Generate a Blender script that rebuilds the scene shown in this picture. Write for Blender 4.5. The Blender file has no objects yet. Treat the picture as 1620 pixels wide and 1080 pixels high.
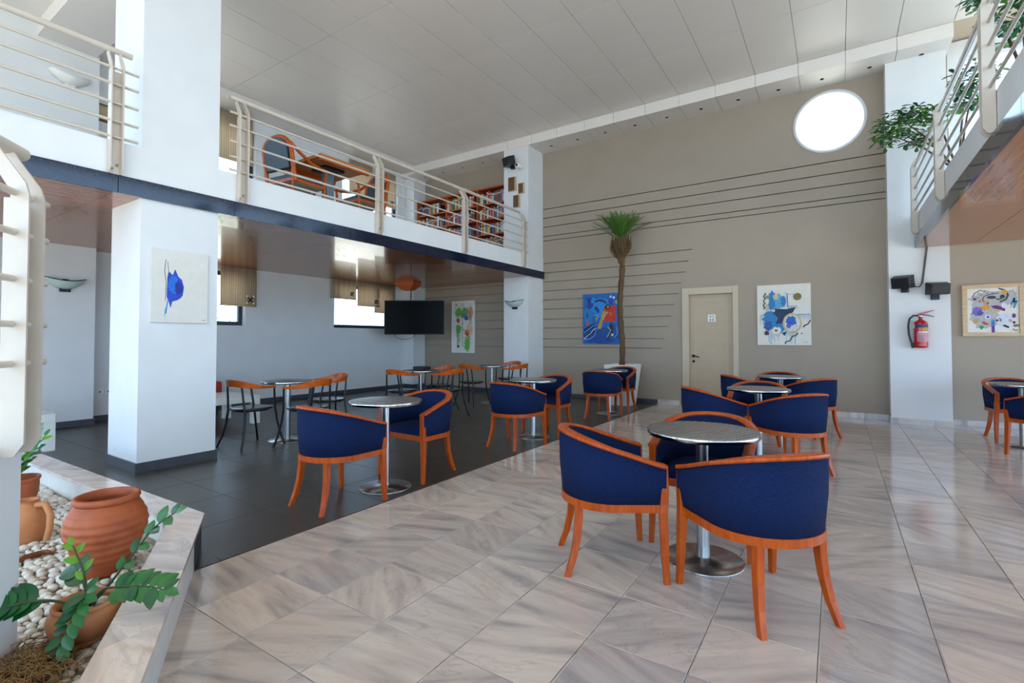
import bpy, bmesh, math, random
from mathutils import Vector, Matrix
R = math.radians
random.seed(7)
SC = bpy.context.scene
COL = SC.collection

# ------------------------------------------------------------------ camera
cd = bpy.data.cameras.new('camera'); cam = bpy.data.objects.new('camera', cd); COL.objects.link(cam)
cd.sensor_width = 36.0; cd.lens = 778.25 * 36 / 1620
cd.shift_y = -(540 - 518.08) / 1620
cd.clip_start = 0.05; cd.clip_end = 200
cam.location = (0, 0, 1.25)
cam.rotation_euler = (R(90) + 0.0228316, 0, 0.584373)
SC.camera = cam

# ------------------------------------------------------------------ world, light, exposure
W = bpy.data.worlds.new('sky'); SC.world = W; W.use_nodes = True
bg = W.node_tree.nodes['Background']
bg.inputs[0].default_value = (0.47, 0.71, 1.0, 1); bg.inputs[1].default_value = 3.3
sl = bpy.data.lights.new('sun', 'SUN'); sl.energy = 9.0; sl.angle = R(.6); sl.color = (1.0, .82, .62)
sun = bpy.data.objects.new('sun', sl); COL.objects.link(sun)
sun.rotation_euler = Vector((.06,.40,-.91)).to_track_quat('-Z','Y').to_euler()
SC.view_settings.view_transform = 'Standard'; SC.view_settings.look = 'None'
SC.view_settings.gamma = 1.0; SC.view_settings.use_curve_mapping = False
SC.view_settings.exposure = 0.58

# ------------------------------------------------------------------ materials
def lin(c):
    return tuple(((v/255)/12.92 if v/255 <= .04045 else ((v/255+.055)/1.055)**2.4) for v in c) + (1.0,)
class NT:
    def __init__(s, m): s.t = m.node_tree; s.n = s.t.nodes; s.l = s.t.links
    def new(s, k, **kw):
        n = s.n.new(k)
        for a, b in kw.items(): setattr(n, a, b)
        return n
    def link(s, a, b): s.l.new(a, b)
    def math(s, op, a, b=None):
        n = s.n.new('ShaderNodeMath'); n.operation = op
        for i, v in enumerate((a, b)):
            if v is None: continue
            if isinstance(v, (int, float)): n.inputs[i].default_value = v
            else: s.l.new(v, n.inputs[i])
        return n.outputs[0]
    def mix(s, f, a, b, mode='MIX'):
        n = s.n.new('ShaderNodeMix'); n.data_type = 'RGBA'; n.blend_type = mode
        for i, v in ((0, f), (6, a), (7, b)):
            if isinstance(v, (int, float)): n.inputs[i].default_value = v
            elif isinstance(v, tuple): n.inputs[i].default_value = v
            else: s.l.new(v, n.inputs[i])
        return n.outputs[2]
    def ramp(s, f, stops):
        n = s.n.new('ShaderNodeValToRGB'); s.l.new(f, n.inputs[0])
        e = n.color_ramp.elements
        while len(e) < len(stops): e.new(0.5)
        for q, (p, c) in zip(e, stops): q.position = p; q.color = c
        return n.outputs[0]
MATS = {}
def base_mat(name, col, rough=.5, metal=0., coat=0., spec=.5):
    m = bpy.data.materials.new(name); m.use_nodes = True
    b = m.node_tree.nodes['Principled BSDF']
    b.inputs['Base Color'].default_value = lin(col)
    b.inputs['Roughness'].default_value = rough
    b.inputs['Metallic'].default_value = metal
    b.inputs['Specular IOR Level'].default_value = spec
    b.inputs['Coat Weight'].default_value = coat
    b.inputs['Coat Roughness'].default_value = .05
    MATS[name] = m
    return m, NT(m), b
def M_noise(name, c1, c2, scale, rough=.5, bump=0, bscale=None, stretch=(1,1,1), metal=0, coat=0, detail=4, spec=.5, lo=.3, hi=.7):
    m, t, b = base_mat(name, c1, rough, metal, coat, spec)
    tc = t.new('ShaderNodeTexCoord'); mp = t.new('ShaderNodeMapping'); mp.inputs['Scale'].default_value = stretch
    t.link(tc.outputs['Object'], mp.inputs[0])
    n = t.new('ShaderNodeTexNoise'); n.inputs['Scale'].default_value = scale; n.inputs['Detail'].default_value = detail
    t.link(mp.outputs[0], n.inputs['Vector'])
    t.link(t.ramp(n.outputs[0], [(lo, lin(c1)), (hi, lin(c2))]), b.inputs['Base Color'])
    if bump:
        n2 = t.new('ShaderNodeTexNoise'); n2.inputs['Scale'].default_value = bscale or scale; n2.inputs['Detail'].default_value = 3
        t.link(mp.outputs[0], n2.inputs['Vector'])
        bp = t.new('ShaderNodeBump'); bp.inputs['Strength'].default_value = bump; bp.inputs['Distance'].default_value = .01
        t.link(n2.outputs[0], bp.inputs['Height']); t.link(bp.outputs[0], b.inputs['Normal'])
    return m
M_noise('white_paint', (226,226,224), (221,221,219), 3, .55, .04, 60)
M_noise('beige_paint', (162,147,129), (158,143,125), 2, .6, .05, 60)
M_noise('cream_paint', (196,178,152), (191,173,147), 5, .45)
M_noise('door_paint', (182,160,130), (177,155,125), 5, .4)
M_noise('ceiling_panel', (230,222,214), (226,218,210), 1.5, .4, .02, 40)
M_noise('rail_paint', (206,194,178), (199,186,170), 8, .35)
M_noise('black_granite', (12,20,42), (18,28,54), 90, .09, coat=.15, spec=.45)
M_noise('slate_tile', (62,59,53), (52,50,45), 9, .33, .12, 70, spec=.55)
M_noise('grout_dark', (40,40,42), (46,46,48), 20, .8)
M_noise('grout_light', (150,142,134), (138,130,122), 20, .8)
M_noise('slate_skirt', (70,72,78), (60,62,68), 14, .4, .05, 60)
M_noise('mosaic_white', (222,218,210), (212,207,199), 10, .35)
M_noise('fabric_blue', (13,37,84), (8,25,60), 45, .85, .5, 300, stretch=(1,1,6), spec=.2)
M_noise('wood_cherry', (190,82,4), (156,58,2), 7, .36, 0, stretch=(6,6,1), coat=.12, spec=.3)
M_noise('wood_rail', (200,94,8), (168,68,4), 6, .33, 0, stretch=(2,2,6), coat=.15, spec=.3)
M_noise('wood_shelf', (192,88,34), (160,64,20), 5, .4, stretch=(1,4,6))
M_noise('wood_oak', (192,128,70), (172,108,54), 5, .35, stretch=(6,1,1))
M_noise('frame_wood', (206,180,142), (188,158,118), 5, .45, stretch=(1,1,8))
M_noise('terracotta', (178,90,44), (150,68,32), 9, .6, .15, 40)
M_noise('terracotta_light', (200,132,82), (182,112,66), 9, .65, .15, 40)
M_noise('pebble', (222,214,200), (196,186,170), 4, .6, .1, 30)
M_noise('pebble_warm', (208,194,174), (184,168,148), 4, .6, .1, 30)
M_noise('gravel_bed', (170,158,140), (120,110,96), 30, .9)
M_noise('leaf_green', (42,120,48), (24,86,36), 12, .35, coat=.2)
M_noise('leaf_dark', (30,98,48), (18,68,36), 12, .35, coat=.2)
M_noise('leaf_lime', (112,170,44), (84,148,36), 12, .4)
M_noise('stem_green', (70,92,50), (60,62,44), 20, .6)
M_noise('palm_leaf', (84,120,34), (50,86,22), 8, .5)
M_noise('palm_fiber', (110,84,52), (72,52,30), 30, .9, .4, 60, stretch=(1,1,.2))
M_noise('dry_straw', (176,138,86), (120,88,50), 40, .9)
M_noise('black_metal', (20,22,26), (26,28,32), 20, .35, metal=.4)
M_noise('black_plastic', (22,22,24), (28,28,30), 20, .45)
M_noise('black_seat', (30,34,34), (22,26,26), 20, .25, coat=.3)
M_noise('leather_teal', (38,56,66), (28,44,54), 12, .4)
M_noise('red_fabric', (176,52,34), (156,40,26), 30, .85)
M_noise('white_lacquer', (232,230,222), (226,224,216), 6, .3)
M_noise('frame_dark', (24,52,72), (18,42,60), 10, .35)
M_noise('purple_pot', (92,70,120), (80,60,106), 8, .5)
M_noise('plaque_brown', (120,84,48), (74,48,28), 30, .6, .6, 40)
M_noise('grey_cushion', (150,146,136), (140,136,126), 30, .8)
M_noise('grey_steel', (120,134,146), (110,122,134), 10, .4, metal=.6)
M_noise('canvas_white', (226,222,212), (220,215,204), 12, .8, .1, 80)
M_noise('red_enamel', (186,20,30), (172,14,24), 6, .25, coat=.5)
M_noise('foliage_mass', (70,110,46), (38,76,28), 6, .7)
M_noise('frosted_glass', (196,212,204), (186,204,196), 5, .2)
M_noise('earth', (70,54,40), (50,38,28), 30, .95)
M_noise('outside_ground', (200,196,180), (186,184,170), 1, .9)

def steel(name, rough, pattern=False, brushed=(1,1,.05)):
    m, t, b = base_mat(name, (190,190,188), rough, 1.0)
    tc = t.new('ShaderNodeTexCoord')
    if pattern:                       # engine-turned discs pressed in a square grid
        mp = t.new('ShaderNodeMapping'); mp.inputs['Scale'].default_value = (30,30,30); mp.inputs['Rotation'].default_value = (0,0,.35)
        t.link(tc.outputs['Object'], mp.inputs[0])
        fr = t.new('ShaderNodeVectorMath', operation='FRACTION'); t.link(mp.outputs[0], fr.inputs[0])
        sp = t.new('ShaderNodeSeparateXYZ'); t.link(fr.outputs[0], sp.inputs[0])
        dx = t.math('SUBTRACT', sp.outputs[0], .5); dy = t.math('SUBTRACT', sp.outputs[1], .5)
        r2 = t.math('ADD', t.math('MULTIPLY', dx, dx), t.math('MULTIPLY', dy, dy))
        rr = t.math('SQRT', r2)
        k = t.math('LESS_THAN', rr, .42)
        t.link(t.mix(k, lin((138,140,140)), lin((176,178,178))), b.inputs['Base Color'])
        t.link(t.math('ADD', t.math('MULTIPLY', k, .14), .22), b.inputs['Roughness'])
        bp = t.new('ShaderNodeBump'); bp.inputs['Strength'].default_value = .35; bp.inputs['Distance'].default_value = .003
        t.link(t.math('SINE', t.math('MULTIPLY', rr, 40.)), bp.inputs['Height']); t.link(bp.outputs[0], b.inputs['Normal'])
    else:
        mp = t.new('ShaderNodeMapping'); mp.inputs['Scale'].default_value = brushed
        t.link(tc.outputs['Object'], mp.inputs[0])
        n = t.new('ShaderNodeTexNoise'); n.inputs['Scale'].default_value = 60
        t.link(mp.outputs[0], n.inputs['Vector'])
        t.link(t.ramp(n.outputs[0], [(.3, lin((168,168,166))), (.7, lin((198,198,196)))]), b.inputs['Base Color'])
    return m
steel('steel_patterned', .3, True); steel('steel_brushed', .28); steel('chrome', .12)

def marble(name, gain):
    m, t, b = base_mat(name, (206,198,190), .10, spec=.6)
    g = t.new('ShaderNodeNewGeometry')
    sub = t.new('ShaderNodeVectorMath', operation='SUBTRACT'); sub.inputs[1].default_value = (-2.90, 1.12, 0)
    t.link(g.outputs['Position'], sub.inputs[0])
    sc = t.new('ShaderNodeVectorMath', operation='MULTIPLY'); sc.inputs[1].default_value = (1/.404, 1/.399, 0); t.link(sub.outputs[0], sc.inputs[0])
    fl = t.new('ShaderNodeVectorMath', operation='FLOOR'); t.link(sc.outputs[0], fl.inputs[0])
    wn = t.new('ShaderNodeTexWhiteNoise'); wn.noise_dimensions = '3D'; t.link(fl.outputs[0], wn.inputs[0])
    sp = t.new('ShaderNodeSeparateColor'); t.link(wn.outputs[1], sp.inputs[0])
    ang = t.math('ADD', t.math('MULTIPLY', sp.outputs[0], 1.5), -.75)
    off = t.new('ShaderNodeVectorMath', operation='SCALE'); off.inputs['Scale'].default_value = 37.; t.link(wn.outputs[1], off.inputs[0])
    rot = t.new('ShaderNodeVectorRotate'); rot.rotation_type = 'Z_AXIS'; t.link(g.outputs['Position'], rot.inputs['Vector']); t.link(ang, rot.inputs['Angle'])
    ad = t.new('ShaderNodeVectorMath', operation='ADD'); t.link(rot.outputs[0], ad.inputs[0]); t.link(off.outputs[0], ad.inputs[1])
    mp = t.new('ShaderNodeMapping'); mp.inputs['Scale'].default_value = (1.0, 6.0, 1); t.link(ad.outputs[0], mp.inputs[0])
    n1 = t.new('ShaderNodeTexNoise'); n1.inputs['Scale'].default_value = 2.0; n1.inputs['Detail'].default_value = 6; n1.inputs['Distortion'].default_value = .3
    t.link(mp.outputs[0], n1.inputs['Vector'])
    col = t.ramp(n1.outputs[0], [(.26, lin((158,154,156))), (.42, lin((194,185,180))), (.6, lin((214,205,198))), (.8, lin((196,180,162)))])
    mp2 = t.new('ShaderNodeMapping'); mp2.inputs['Scale'].default_value = (2.2, 5., 1); t.link(ad.outputs[0], mp2.inputs[0])
    n2 = t.new('ShaderNodeTexNoise'); n2.inputs['Scale'].default_value = 1.6; n2.inputs['Detail'].default_value = 8; n2.inputs['Roughness'].default_value = .65; n2.inputs['Distortion'].default_value = .5
    t.link(mp2.outputs[0], n2.inputs['Vector'])
    vein = t.math('ABSOLUTE', t.math('SUBTRACT', n2.outputs[0], .5))
    vm = t.ramp(vein, [(0.0, (1,1,1,1)), (.018, (0,0,0,1))])
    n3 = t.new('ShaderNodeTexNoise'); n3.inputs['Scale'].default_value = 3.; t.link(ad.outputs[0], n3.inputs['Vector'])
    vm2 = t.math('MULTIPLY', vm, t.ramp(n3.outputs[0], [(.42, (0,0,0,1)), (.62, (.32,.32,.32,1))]))
    col2 = t.mix(vm2, col, lin((128,108,92)))
    tint = t.mix(sp.outputs[1], lin((222,218,216)), lin((255,246,236)))
    g2 = t.new('ShaderNodeVectorMath', operation='SCALE'); g2.inputs['Scale'].default_value = gain; t.link(t.mix(1.0, col2, tint, 'MULTIPLY'), g2.inputs[0])
    t.link(g2.outputs[0], b.inputs['Base Color'])
    return m
marble('marble', 1.04); marble('marble_coping', 1.34)

def wood_panel(name, c1, c2, rough, axis):      # varnished veneer on the undersides of the galleries
    m, t, b = base_mat(name, c1, rough, coat=.3, spec=.45)
    b.inputs['Coat Roughness'].default_value = .02
    g = t.new('ShaderNodeNewGeometry'); mp = t.new('ShaderNodeMapping'); mp.inputs['Scale'].default_value = axis
    t.link(g.outputs['Position'], mp.inputs[0])
    n = t.new('ShaderNodeTexNoise'); n.inputs['Scale'].default_value = 3; n.inputs['Detail'].default_value = 6; n.inputs['Distortion'].default_value = .4
    t.link(mp.outputs[0], n.inputs['Vector'])
    t.link(t.ramp(n.outputs[0], [(.3, lin(c1)), (.7, lin(c2))]), b.inputs['Base Color'])
    return m
wood_panel('soffit_wood', (178,112,70), (140,82,50), .2, (12, .7, 1))

def blind_fabric():
    m, t, b = base_mat('blind_fabric', (190,172,146), .9, spec=.1)
    tc = t.new('ShaderNodeTexCoord'); sp = t.new('ShaderNodeSeparateXYZ'); t.link(tc.outputs['Object'], sp.inputs[0])
    s = t.math('FRACT', t.math('MULTIPLY', sp.outputs[1], 24.))
    k = t.math('LESS_THAN', s, .16)
    col = t.mix(k, lin((206,186,160)), lin((238,224,200)))
    t.link(col, b.inputs['Base Color'])
    tr = t.new('ShaderNodeBsdfTranslucent'); t.link(col, tr.inputs[0])
    mx = t.new('ShaderNodeMixShader'); mx.inputs[0].default_value = .5
    t.link(b.outputs[0], mx.inputs[1]); t.link(tr.outputs[0], mx.inputs[2])
    t.link(mx.outputs[0], t.n['Material Output'].inputs[0])
blind_fabric()
def glass():
    m, t, b = base_mat('pane_glass', (255,255,255), .02)
    tr = t.new('ShaderNodeBsdfTransparent'); gl = t.new('ShaderNodeBsdfGlossy'); gl.inputs['Roughness'].default_value = .01
    lw = t.new('ShaderNodeLayerWeight'); lw.inputs[0].default_value = .25
    mx = t.new('ShaderNodeMixShader'); t.link(t.math('MULTIPLY', lw.outputs['Fresnel'], .6), mx.inputs[0])
    t.link(tr.outputs[0], mx.inputs[1]); t.link(gl.outputs[0], mx.inputs[2])
    t.link(mx.outputs[0], t.n['Material Output'].inputs[0])
glass()
def screen():
    m, t, b = base_mat('screen_black', (5,6,7), .25, spec=.05)
screen()
def paint(c):
    k = 'paint_%02x%02x%02x' % c
    if k not in MATS: M_noise(k, c, tuple(int(v*.9) for v in c), 25, .6)
    return MATS[k]

# ------------------------------------------------------------------ mesh builder
class MB:
    def __init__(s): s.v = []; s.f = []; s.mi = []; s.sm = []
    def add(s, v, f, mi=0, sm=False):
        o = len(s.v); s.v += [tuple(p) for p in v]
        for q in f: s.f.append([o+i for i in q]); s.mi.append(mi); s.sm.append(sm)
        return s
    def box(s, x0, x1, y0, y1, z0, z1, mi=0):
        v = [(x,y,z) for z in (z0,z1) for y in (y0,y1) for x in (x0,x1)]
        return s.add(v, [(0,2,3,1),(4,5,7,6),(0,1,5,4),(2,6,7,3),(0,4,6,2),(1,3,7,5)], mi)
    def obox(s, c, ux, uy, uz, hx, hy, hz, mi=0):
        c = Vector(c); v = [c+ux*(a*hx)+uy*(b*hy)+uz*(d*hz) for d in (-1,1) for b in (-1,1) for a in (-1,1)]
        return s.add(v, [(0,2,3,1),(4,5,7,6),(0,1,5,4),(2,6,7,3),(0,4,6,2),(1,3,7,5)], mi)
    def prism(s, poly, z0, z1, mi=0, sm=False):      # poly counter-clockwise in xy
        n = len(poly); v = [(x,y,z0) for x,y in poly]+[(x,y,z1) for x,y in poly]
        s.add(v, [list(range(n))[::-1], list(range(n,2*n))], mi)
        return s.add(v, [(i,(i+1)%n,(i+1)%n+n,i+n) for i in range(n)], mi, sm)
    def prism_ax(s, poly, a0, a1, fn, mi=0):          # poly in 2d, fn(u,v,a)->xyz
        n = len(poly); v = [fn(u,w,a0) for u,w in poly]+[fn(u,w,a1) for u,w in poly]
        return s.add(v, [list(range(n))[::-1], list(range(n,2*n))]+[(i,(i+1)%n,(i+1)%n+n,i+n) for i in range(n)], mi)
    def tube(s, pts, r, n=10, mi=0, caps=True, flat=None):
        pts = [Vector(p) for p in pts]; rs = r if isinstance(r, (list,tuple)) else [r]*len(pts)
        o = []; prev = None
        for i, p in enumerate(pts):
            t = (pts[min(i+1,len(pts)-1)]-pts[max(i-1,0)]).normalized()
            if prev is None:
                a = Vector((0,0,1)) if abs(t.z) < .9 else Vector((1,0,0))
                u = t.cross(a).normalized()
            else: u = (prev - t*prev.dot(t)).normalized()
            prev = u; w = t.cross(u)
            for k in range(n):
                an = 2*math.pi*k/n; fx, fy = (math.cos(an), math.sin(an)) if flat is None else (math.cos(an)*flat[0], math.sin(an)*flat[1])
                o.append(p+(u*fx+w*fy)*rs[i])
        f = [(i*n+k, i*n+(k+1)%n, (i+1)*n+(k+1)%n, (i+1)*n+k) for i in range(len(pts)-1) for k in range(n)]
        s.add(o, f, mi, True)
        if caps:
            L = len(pts)-1
            s.add(o[:n], [list(range(n))[::-1]], mi); s.add(o[L*n:], [list(range(n))], mi)
        return s
    def lathe(s, prof, n=32, c=(0,0,0), mi=0, sm=True):
        v = []; 
        for r, z in prof:
            for k in range(n):
                a = 2*math.pi*k/n; v.append((c[0]+r*math.cos(a), c[1]+r*math.sin(a), c[2]+z))
        f = [(i*n+k, i*n+(k+1)%n, (i+1)*n+(k+1)%n, (i+1)*n+k) for i in range(len(prof)-1) for k in range(n)]
        return s.add(v, f, mi, sm)
    def strip(s, secs, mi=0, sm=True, closed=True, caps=True):   # list of cross-sections (same count)
        n = len(secs[0]); v = [p for q in secs for p in q]
        m = n if closed else n-1
        s.add(v, [(i*n+k, i*n+(k+1)%n, (i+1)*n+(k+1)%n, (i+1)*n+k) for i in range(len(secs)-1) for k in range(m)], mi, sm)
        if caps and closed: s.add(secs[0], [list(range(n))[::-1]], mi); s.add(secs[-1], [list(range(n))], mi)
        return s
    def mesh(s, name, mats):
        me = bpy.data.meshes.new(name); me.from_pydata(s.v, [], s.f)
        for q in (mats if isinstance(mats, (list,tuple)) else [mats]): me.materials.append(MATS[q] if isinstance(q, str) else q)
        me.polygons.foreach_set('material_index', s.mi); me.polygons.foreach_set('use_smooth', s.sm)
        bm = bmesh.new(); bm.from_mesh(me); bmesh.ops.recalc_face_normals(bm, faces=bm.faces); bm.to_mesh(me); bm.free()
        me.update(); return me
    def build(s, name, mats, parent=None, loc=(0,0,0), rz=0, bevel=0, segs=2, solid=0, sub=0):
        o = bpy.data.objects.new(name, s.mesh(name, mats)); COL.objects.link(o); o.parent = parent
        o.location = loc; o.rotation_euler = (0,0,rz)
        mods(o, bevel, segs, solid, sub); return o
def mods(o, bevel=0, segs=2, solid=0, sub=0):
    if solid: m = o.modifiers.new('solid','SOLIDIFY'); m.thickness = solid; m.offset = 0
    if bevel:
        m = o.modifiers.new('bevel','BEVEL'); m.width = bevel; m.segments = segs; m.limit_method = 'ANGLE'; m.angle_limit = R(40)
    if sub: m = o.modifiers.new('sub','SUBSURF'); m.levels = sub; m.render_levels = sub
def inst(name, me, parent=None, loc=(0,0,0), rot=(0,0,0), scale=(1,1,1)):
    o = bpy.data.objects.new(name, me); COL.objects.link(o); o.parent = parent
    o.location = loc; o.rotation_euler = rot; o.scale = scale; return o
def tag(o, label, cat, group=None, kind=None):
    if label: o['label'] = label
    if cat: o['category'] = cat
    if group: o['group'] = group
    if kind: o['kind'] = kind
    return o
def thing(name, label, cat, loc=(0,0,0), rz=0, group=None, kind=None):
    o = bpy.data.objects.new(name, None); COL.objects.link(o); o.empty_display_size = .1
    o.location = loc; o.rotation_euler = (0,0,rz); return tag(o, label, cat, group, kind)
def dup(o, parent=None):
    c = o.copy(); COL.objects.link(c); c.parent = parent
    for ch in KIDS.get(o.name, []): dup_child(ch, c)
    return c
KIDS = {}
def kids(o):
    KIDS[o.name] = [c for c in bpy.data.objects if c.parent == o]
    for c in KIDS[o.name]: kids(c)
def dup_child(ch, parent):
    c = ch.copy(); COL.objects.link(c); c.parent = parent
    for g in KIDS.get(ch.name, []): dup_child(g, c)
def struct(mb, name, mats, label, cat, **kw):
    return tag(mb.build(name, mats, **kw), label, cat, kind='structure')
BOXES = {}
def boxmesh(sx, sy, sz, m, bev=0):        # box with origin at its lower corner, shared
    k = (round(sx,4), round(sy,4), round(sz,4), m)
    if k not in BOXES:
        b = MB().box(0,sx,0,sy,0,sz); me = b.mesh('piece', m)
        if bev:
            bm = bmesh.new(); bm.from_mesh(me)
            top = [e for e in bm.edges]
            bmesh.ops.bevel(bm, geom=top, offset=bev, segments=1, affect='EDGES'); bm.to_mesh(me); bm.free()
        BOXES[k] = me
    return BOXES[k]

# ================================================================== SETTING
XE, XP = -5.43, -5.46           # left gallery: fascia face, parapet / column face
XR, XRP = .955, .98             # right gallery
YW = 9.52                       # beige end wall
XL = -9.37                      # window wall on the left
ZS, ZB, ZP, ZF = 2.578, 2.74, 3.05, 2.92
ZC, ZBM, YB = 5.60, 5.40, 8.89  # ceiling, beam underside, beam face
XBR, YFR = 4.4, -4.5            # outer right side and front (entrance) side

# ---- floors
floor = struct(MB().box(XL-.2, XBR+.4, YFR-.2, YW+.2, -.12, -.006), 'floor', 'grout_light', 'floor of cream veined marble tiles in the open hall', 'floor')
fdark = struct(MB().box(XL-.1, -2.915, 1.3, YW, -.0055, -.004), 'floor_lounge', 'grout_dark', 'lounge floor of dark slate tiles under the gallery', 'floor')
GX, GY = .404, .399
tm = boxmesh(GX-.003, GY-.003, .012, 'marble', .0012)
def seen_size(x, y):
    dx, dy = x, y; d = -dx*math.sin(.584373)+dy*math.cos(.584373); s = dx*math.cos(.584373)+dy*math.sin(.584373)
    if d < .6: return 0
    px = 810+778*s/d; py = 536+778*1.25/d
    if px < 180 or px > 1720 or py > 1230: return 0
    return 1/d
cells = []
for i in range(-1, 22):
    for j in range(-14, 22):
        x0 = -2.908+i*GX; y0 = 1.121+j*GY
        if i < 0 and y0 > .9: continue
        if y0+GY > YW+.05 or x0+GX > XBR: continue
        cells.append((seen_size(x0+.2, y0+.2), x0, y0))
cells.sort(key=lambda c: -c[0])
for q, x0, y0 in cells[:300]: inst('tile', tm, floor, (x0+.0015, y0+.0015, -.012))
far = MB()
for q, x0, y0 in cells[300:]: far.box(x0+.0015, x0+GX-.0015, y0+.0015, y0+GY-.0015, -.012, 0)
tag(far.build('tile_field', 'marble', floor), None, None, kind='stuff')
GD = .6045
sm_ = boxmesh(GD-.004, GD-.004, .012, 'slate_tile', .0012)
for i in range(11):
    for j in range(0, 14):
        x1 = -2.915-i*GD; y0 = 1.437+j*GD; x0 = x1-GD
        xa, ya, yb = max(x0, XL), y0, min(y0+GD, YW)
        if j == 0 and i < 2: pass
        if xa == x0 and yb == y0+GD: inst('tile', sm_, fdark, (x0+.002, y0+.002, -.0115))
        else: MB().box(xa+.002, x1-.002, ya+.002, yb-.002, -.0115, .0005).build('tile', 'slate_tile', fdark)
for i in range(11):
    x1 = -2.915-i*GD; x0 = max(x1-GD, XL)
    if i == 0: MB().prism([(x0+.002,1.46),(-3.2,1.44),(-2.917,1.285),(-2.917,1.435)], -.0115, .0005).build('tile', 'slate_tile', fdark)
    elif i > 5: MB().box(x0+.002, x1-.002, .85, 1.433, -.0115, .0005).build('tile', 'slate_tile', fdark)

# ---- main ceiling and beam
ceil = struct(MB().box(XL-.2, XBR+.2, YFR-.2, YW+.2, ZC+.03, ZC+.15), 'ceiling', 'cream_paint', 'high pale ceiling of long rectangular panels over the hall', 'ceiling')
CJ = [-4.771+.6155*k for k in range(-8, 10)]
CY_ = [-4.7,-3.2,-1.7,-.2,1.32,2.845,4.37,5.895,7.465,8.89]
xs = [XL]+[x for x in CJ if x > XL+.2 and x < .9]+[1.385, 2.0,2.62,3.23,3.85,XBR]
for a, b in zip(xs, xs[1:]):
    for c, d in zip(CY_, CY_[1:]):
        w, h = round(b-a-.006,3), round(d-c-.006,3)
        inst('panel', boxmesh(w, h, .028, 'ceiling_panel', .002), ceil, (a+.003, c+.003, ZC))
beam = struct(MB().box(XL, 1.385, YB+.02, YW, ZBM+.02, ZC+.03), 'trim_1', 'cream_paint', 'boxed ceiling beam along the beige wall with small downlights', 'beam')
bx = [x for x in xs if x <= 1.39]
for a, b in zip(bx, bx[1:]):
    MB().box(a+.003, b-.003, YB, YB+.02, ZBM, ZC-.001).build('face_panel', 'ceiling_panel', beam)
    MB().box(a+.003, b-.003, YB+.021, YW, ZBM, ZBM+.02).build('under_panel', 'ceiling_panel', beam)
    MB().lathe([(0,0),(.022,0),(.026,-.004),(.03,0)], 12, ((a+b)/2, 9.22, ZBM)).build('downlight', 'black_metal', beam)

# ---- beige end wall with recessed grooves
GRO = [(4.14,1.4),(3.94,1.4),(3.74,1.4),(3.53,1.4),(3.43,1.4),(2.925,-2.25),(2.715,-2.32),(2.51,-2.387),(2.31,-2.455),(2.108,-2.52),(1.905,-2.588),(1.684,-2.655),(1.487,-2.719),(1.252,-2.79),(1.068,-2.848)]
wb = struct(MB().box(XL, -2.42, YW+.05, YW+.1, 0, 2.2).box(XL, 1.4, YW+.05, YW+.1, 2.2, 4.15), 'wall_back', 'beige_paint', 'tall beige end wall with long horizontal grooves', 'wall')
GH = .018
zt = 4.14
lv = [g[0] for g in GRO]
for k in range(len(GRO)):
    z1 = lv[k]-GH/2; z0 = (lv[k+1]+GH/2) if k+1 < len(GRO) else .0
    if z1 > 2.2 and z0 >= 2.2: MB().box(XL, 1.4, YW, YW+.08, z0, z1).build('board', 'beige_paint', wb)
    elif z1 > 2.2:
        MB().box(XL, 1.4, YW, YW+.08, 2.2, z1).build('board', 'beige_paint', wb)
        MB().box(XL, -2.42, YW, YW+.08, z0, 2.2).build('board', 'beige_paint', wb)
    else: MB().box(XL, -2.42, YW, YW+.08, z0, z1).build('board', 'beige_paint', wb)
    if GRO[k][1] < 0:
        MB().box(GRO[k][1], 1.4 if lv[k] > 2.2 else -2.42, YW, YW+.08, lv[k]-GH/2, lv[k]+GH/2).build('board_fill', 'beige_paint', wb)
MB().box(-1.48, 1.4, YW, YW+.08, 0, 2.2).build('wall_panel', 'beige_paint', wb)
# top panel with the round window opening
WX, WZ, WR = -.073, 4.808, .50
def holed(x0, x1, z0, z1, y0, y1):
    angs = sorted(set([2*math.pi*k/64 for k in range(64)]+[math.atan2(z-WZ, x-WX) % (2*math.pi) for x in (x0,x1) for z in (z0,z1)]))
    b = MB(); inn = []; out = []
    for a in angs:
        c, s = math.cos(a), math.sin(a)
        t = min([((x1 if c > 0 else x0)-WX)/c if abs(c) > 1e-6 else 1e9, ((z1 if s > 0 else z0)-WZ)/s if abs(s) > 1e-6 else 1e9])
        inn.append((WX+WR*c, WZ+WR*s)); out.append((WX+t*c, WZ+t*s))
    n = len(angs); v = [(x,y0,z) for x,z in inn]+[(x,y0,z) for x,z in out]+[(x,y1,z) for x,z in inn]+[(x,y1,z) for x,z in out]
    f = []
    for i in range(n):
        j = (i+1) % n
        f += [(i,n+i,n+j,j),(2*n+i,2*n+j,3*n+j,3*n+i),(n+i,3*n+i,3*n+j,n+j)]
    b.add(v, f); b.add(v, [(i,(i+1)%n,2*n+(i+1)%n,2*n+i) for i in range(n)], 0, True)
    return b
holed(XL, 1.4, 4.14+GH/2, ZC, YW, YW+.22).build('wall_panel', 'beige_paint', wb)
win = thing('window_1', 'round white-rimmed window glowing high on the beige wall', 'window', (WX, YW, WZ), 0, kind='structure')
ring = [(WR-.03,-.012),(WR+.012,-.012),(WR+.012,.0),(WR,.0),(WR,.2),(WR-.03,.2),(WR-.03,-.012)]
b = MB(); n = 64
b.add([(r*math.cos(2*math.pi*k/n), y, r*math.sin(2*math.pi*k/n)) for r, y in ring for k in range(n)], [(i*n+k,i*n+(k+1)%n,(i+1)*n+(k+1)%n,(i+1)*n+k) for i in range(len(ring)-1) for k in range(n)], 0, True)
b.build('window_frame', 'white_paint', win)
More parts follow.
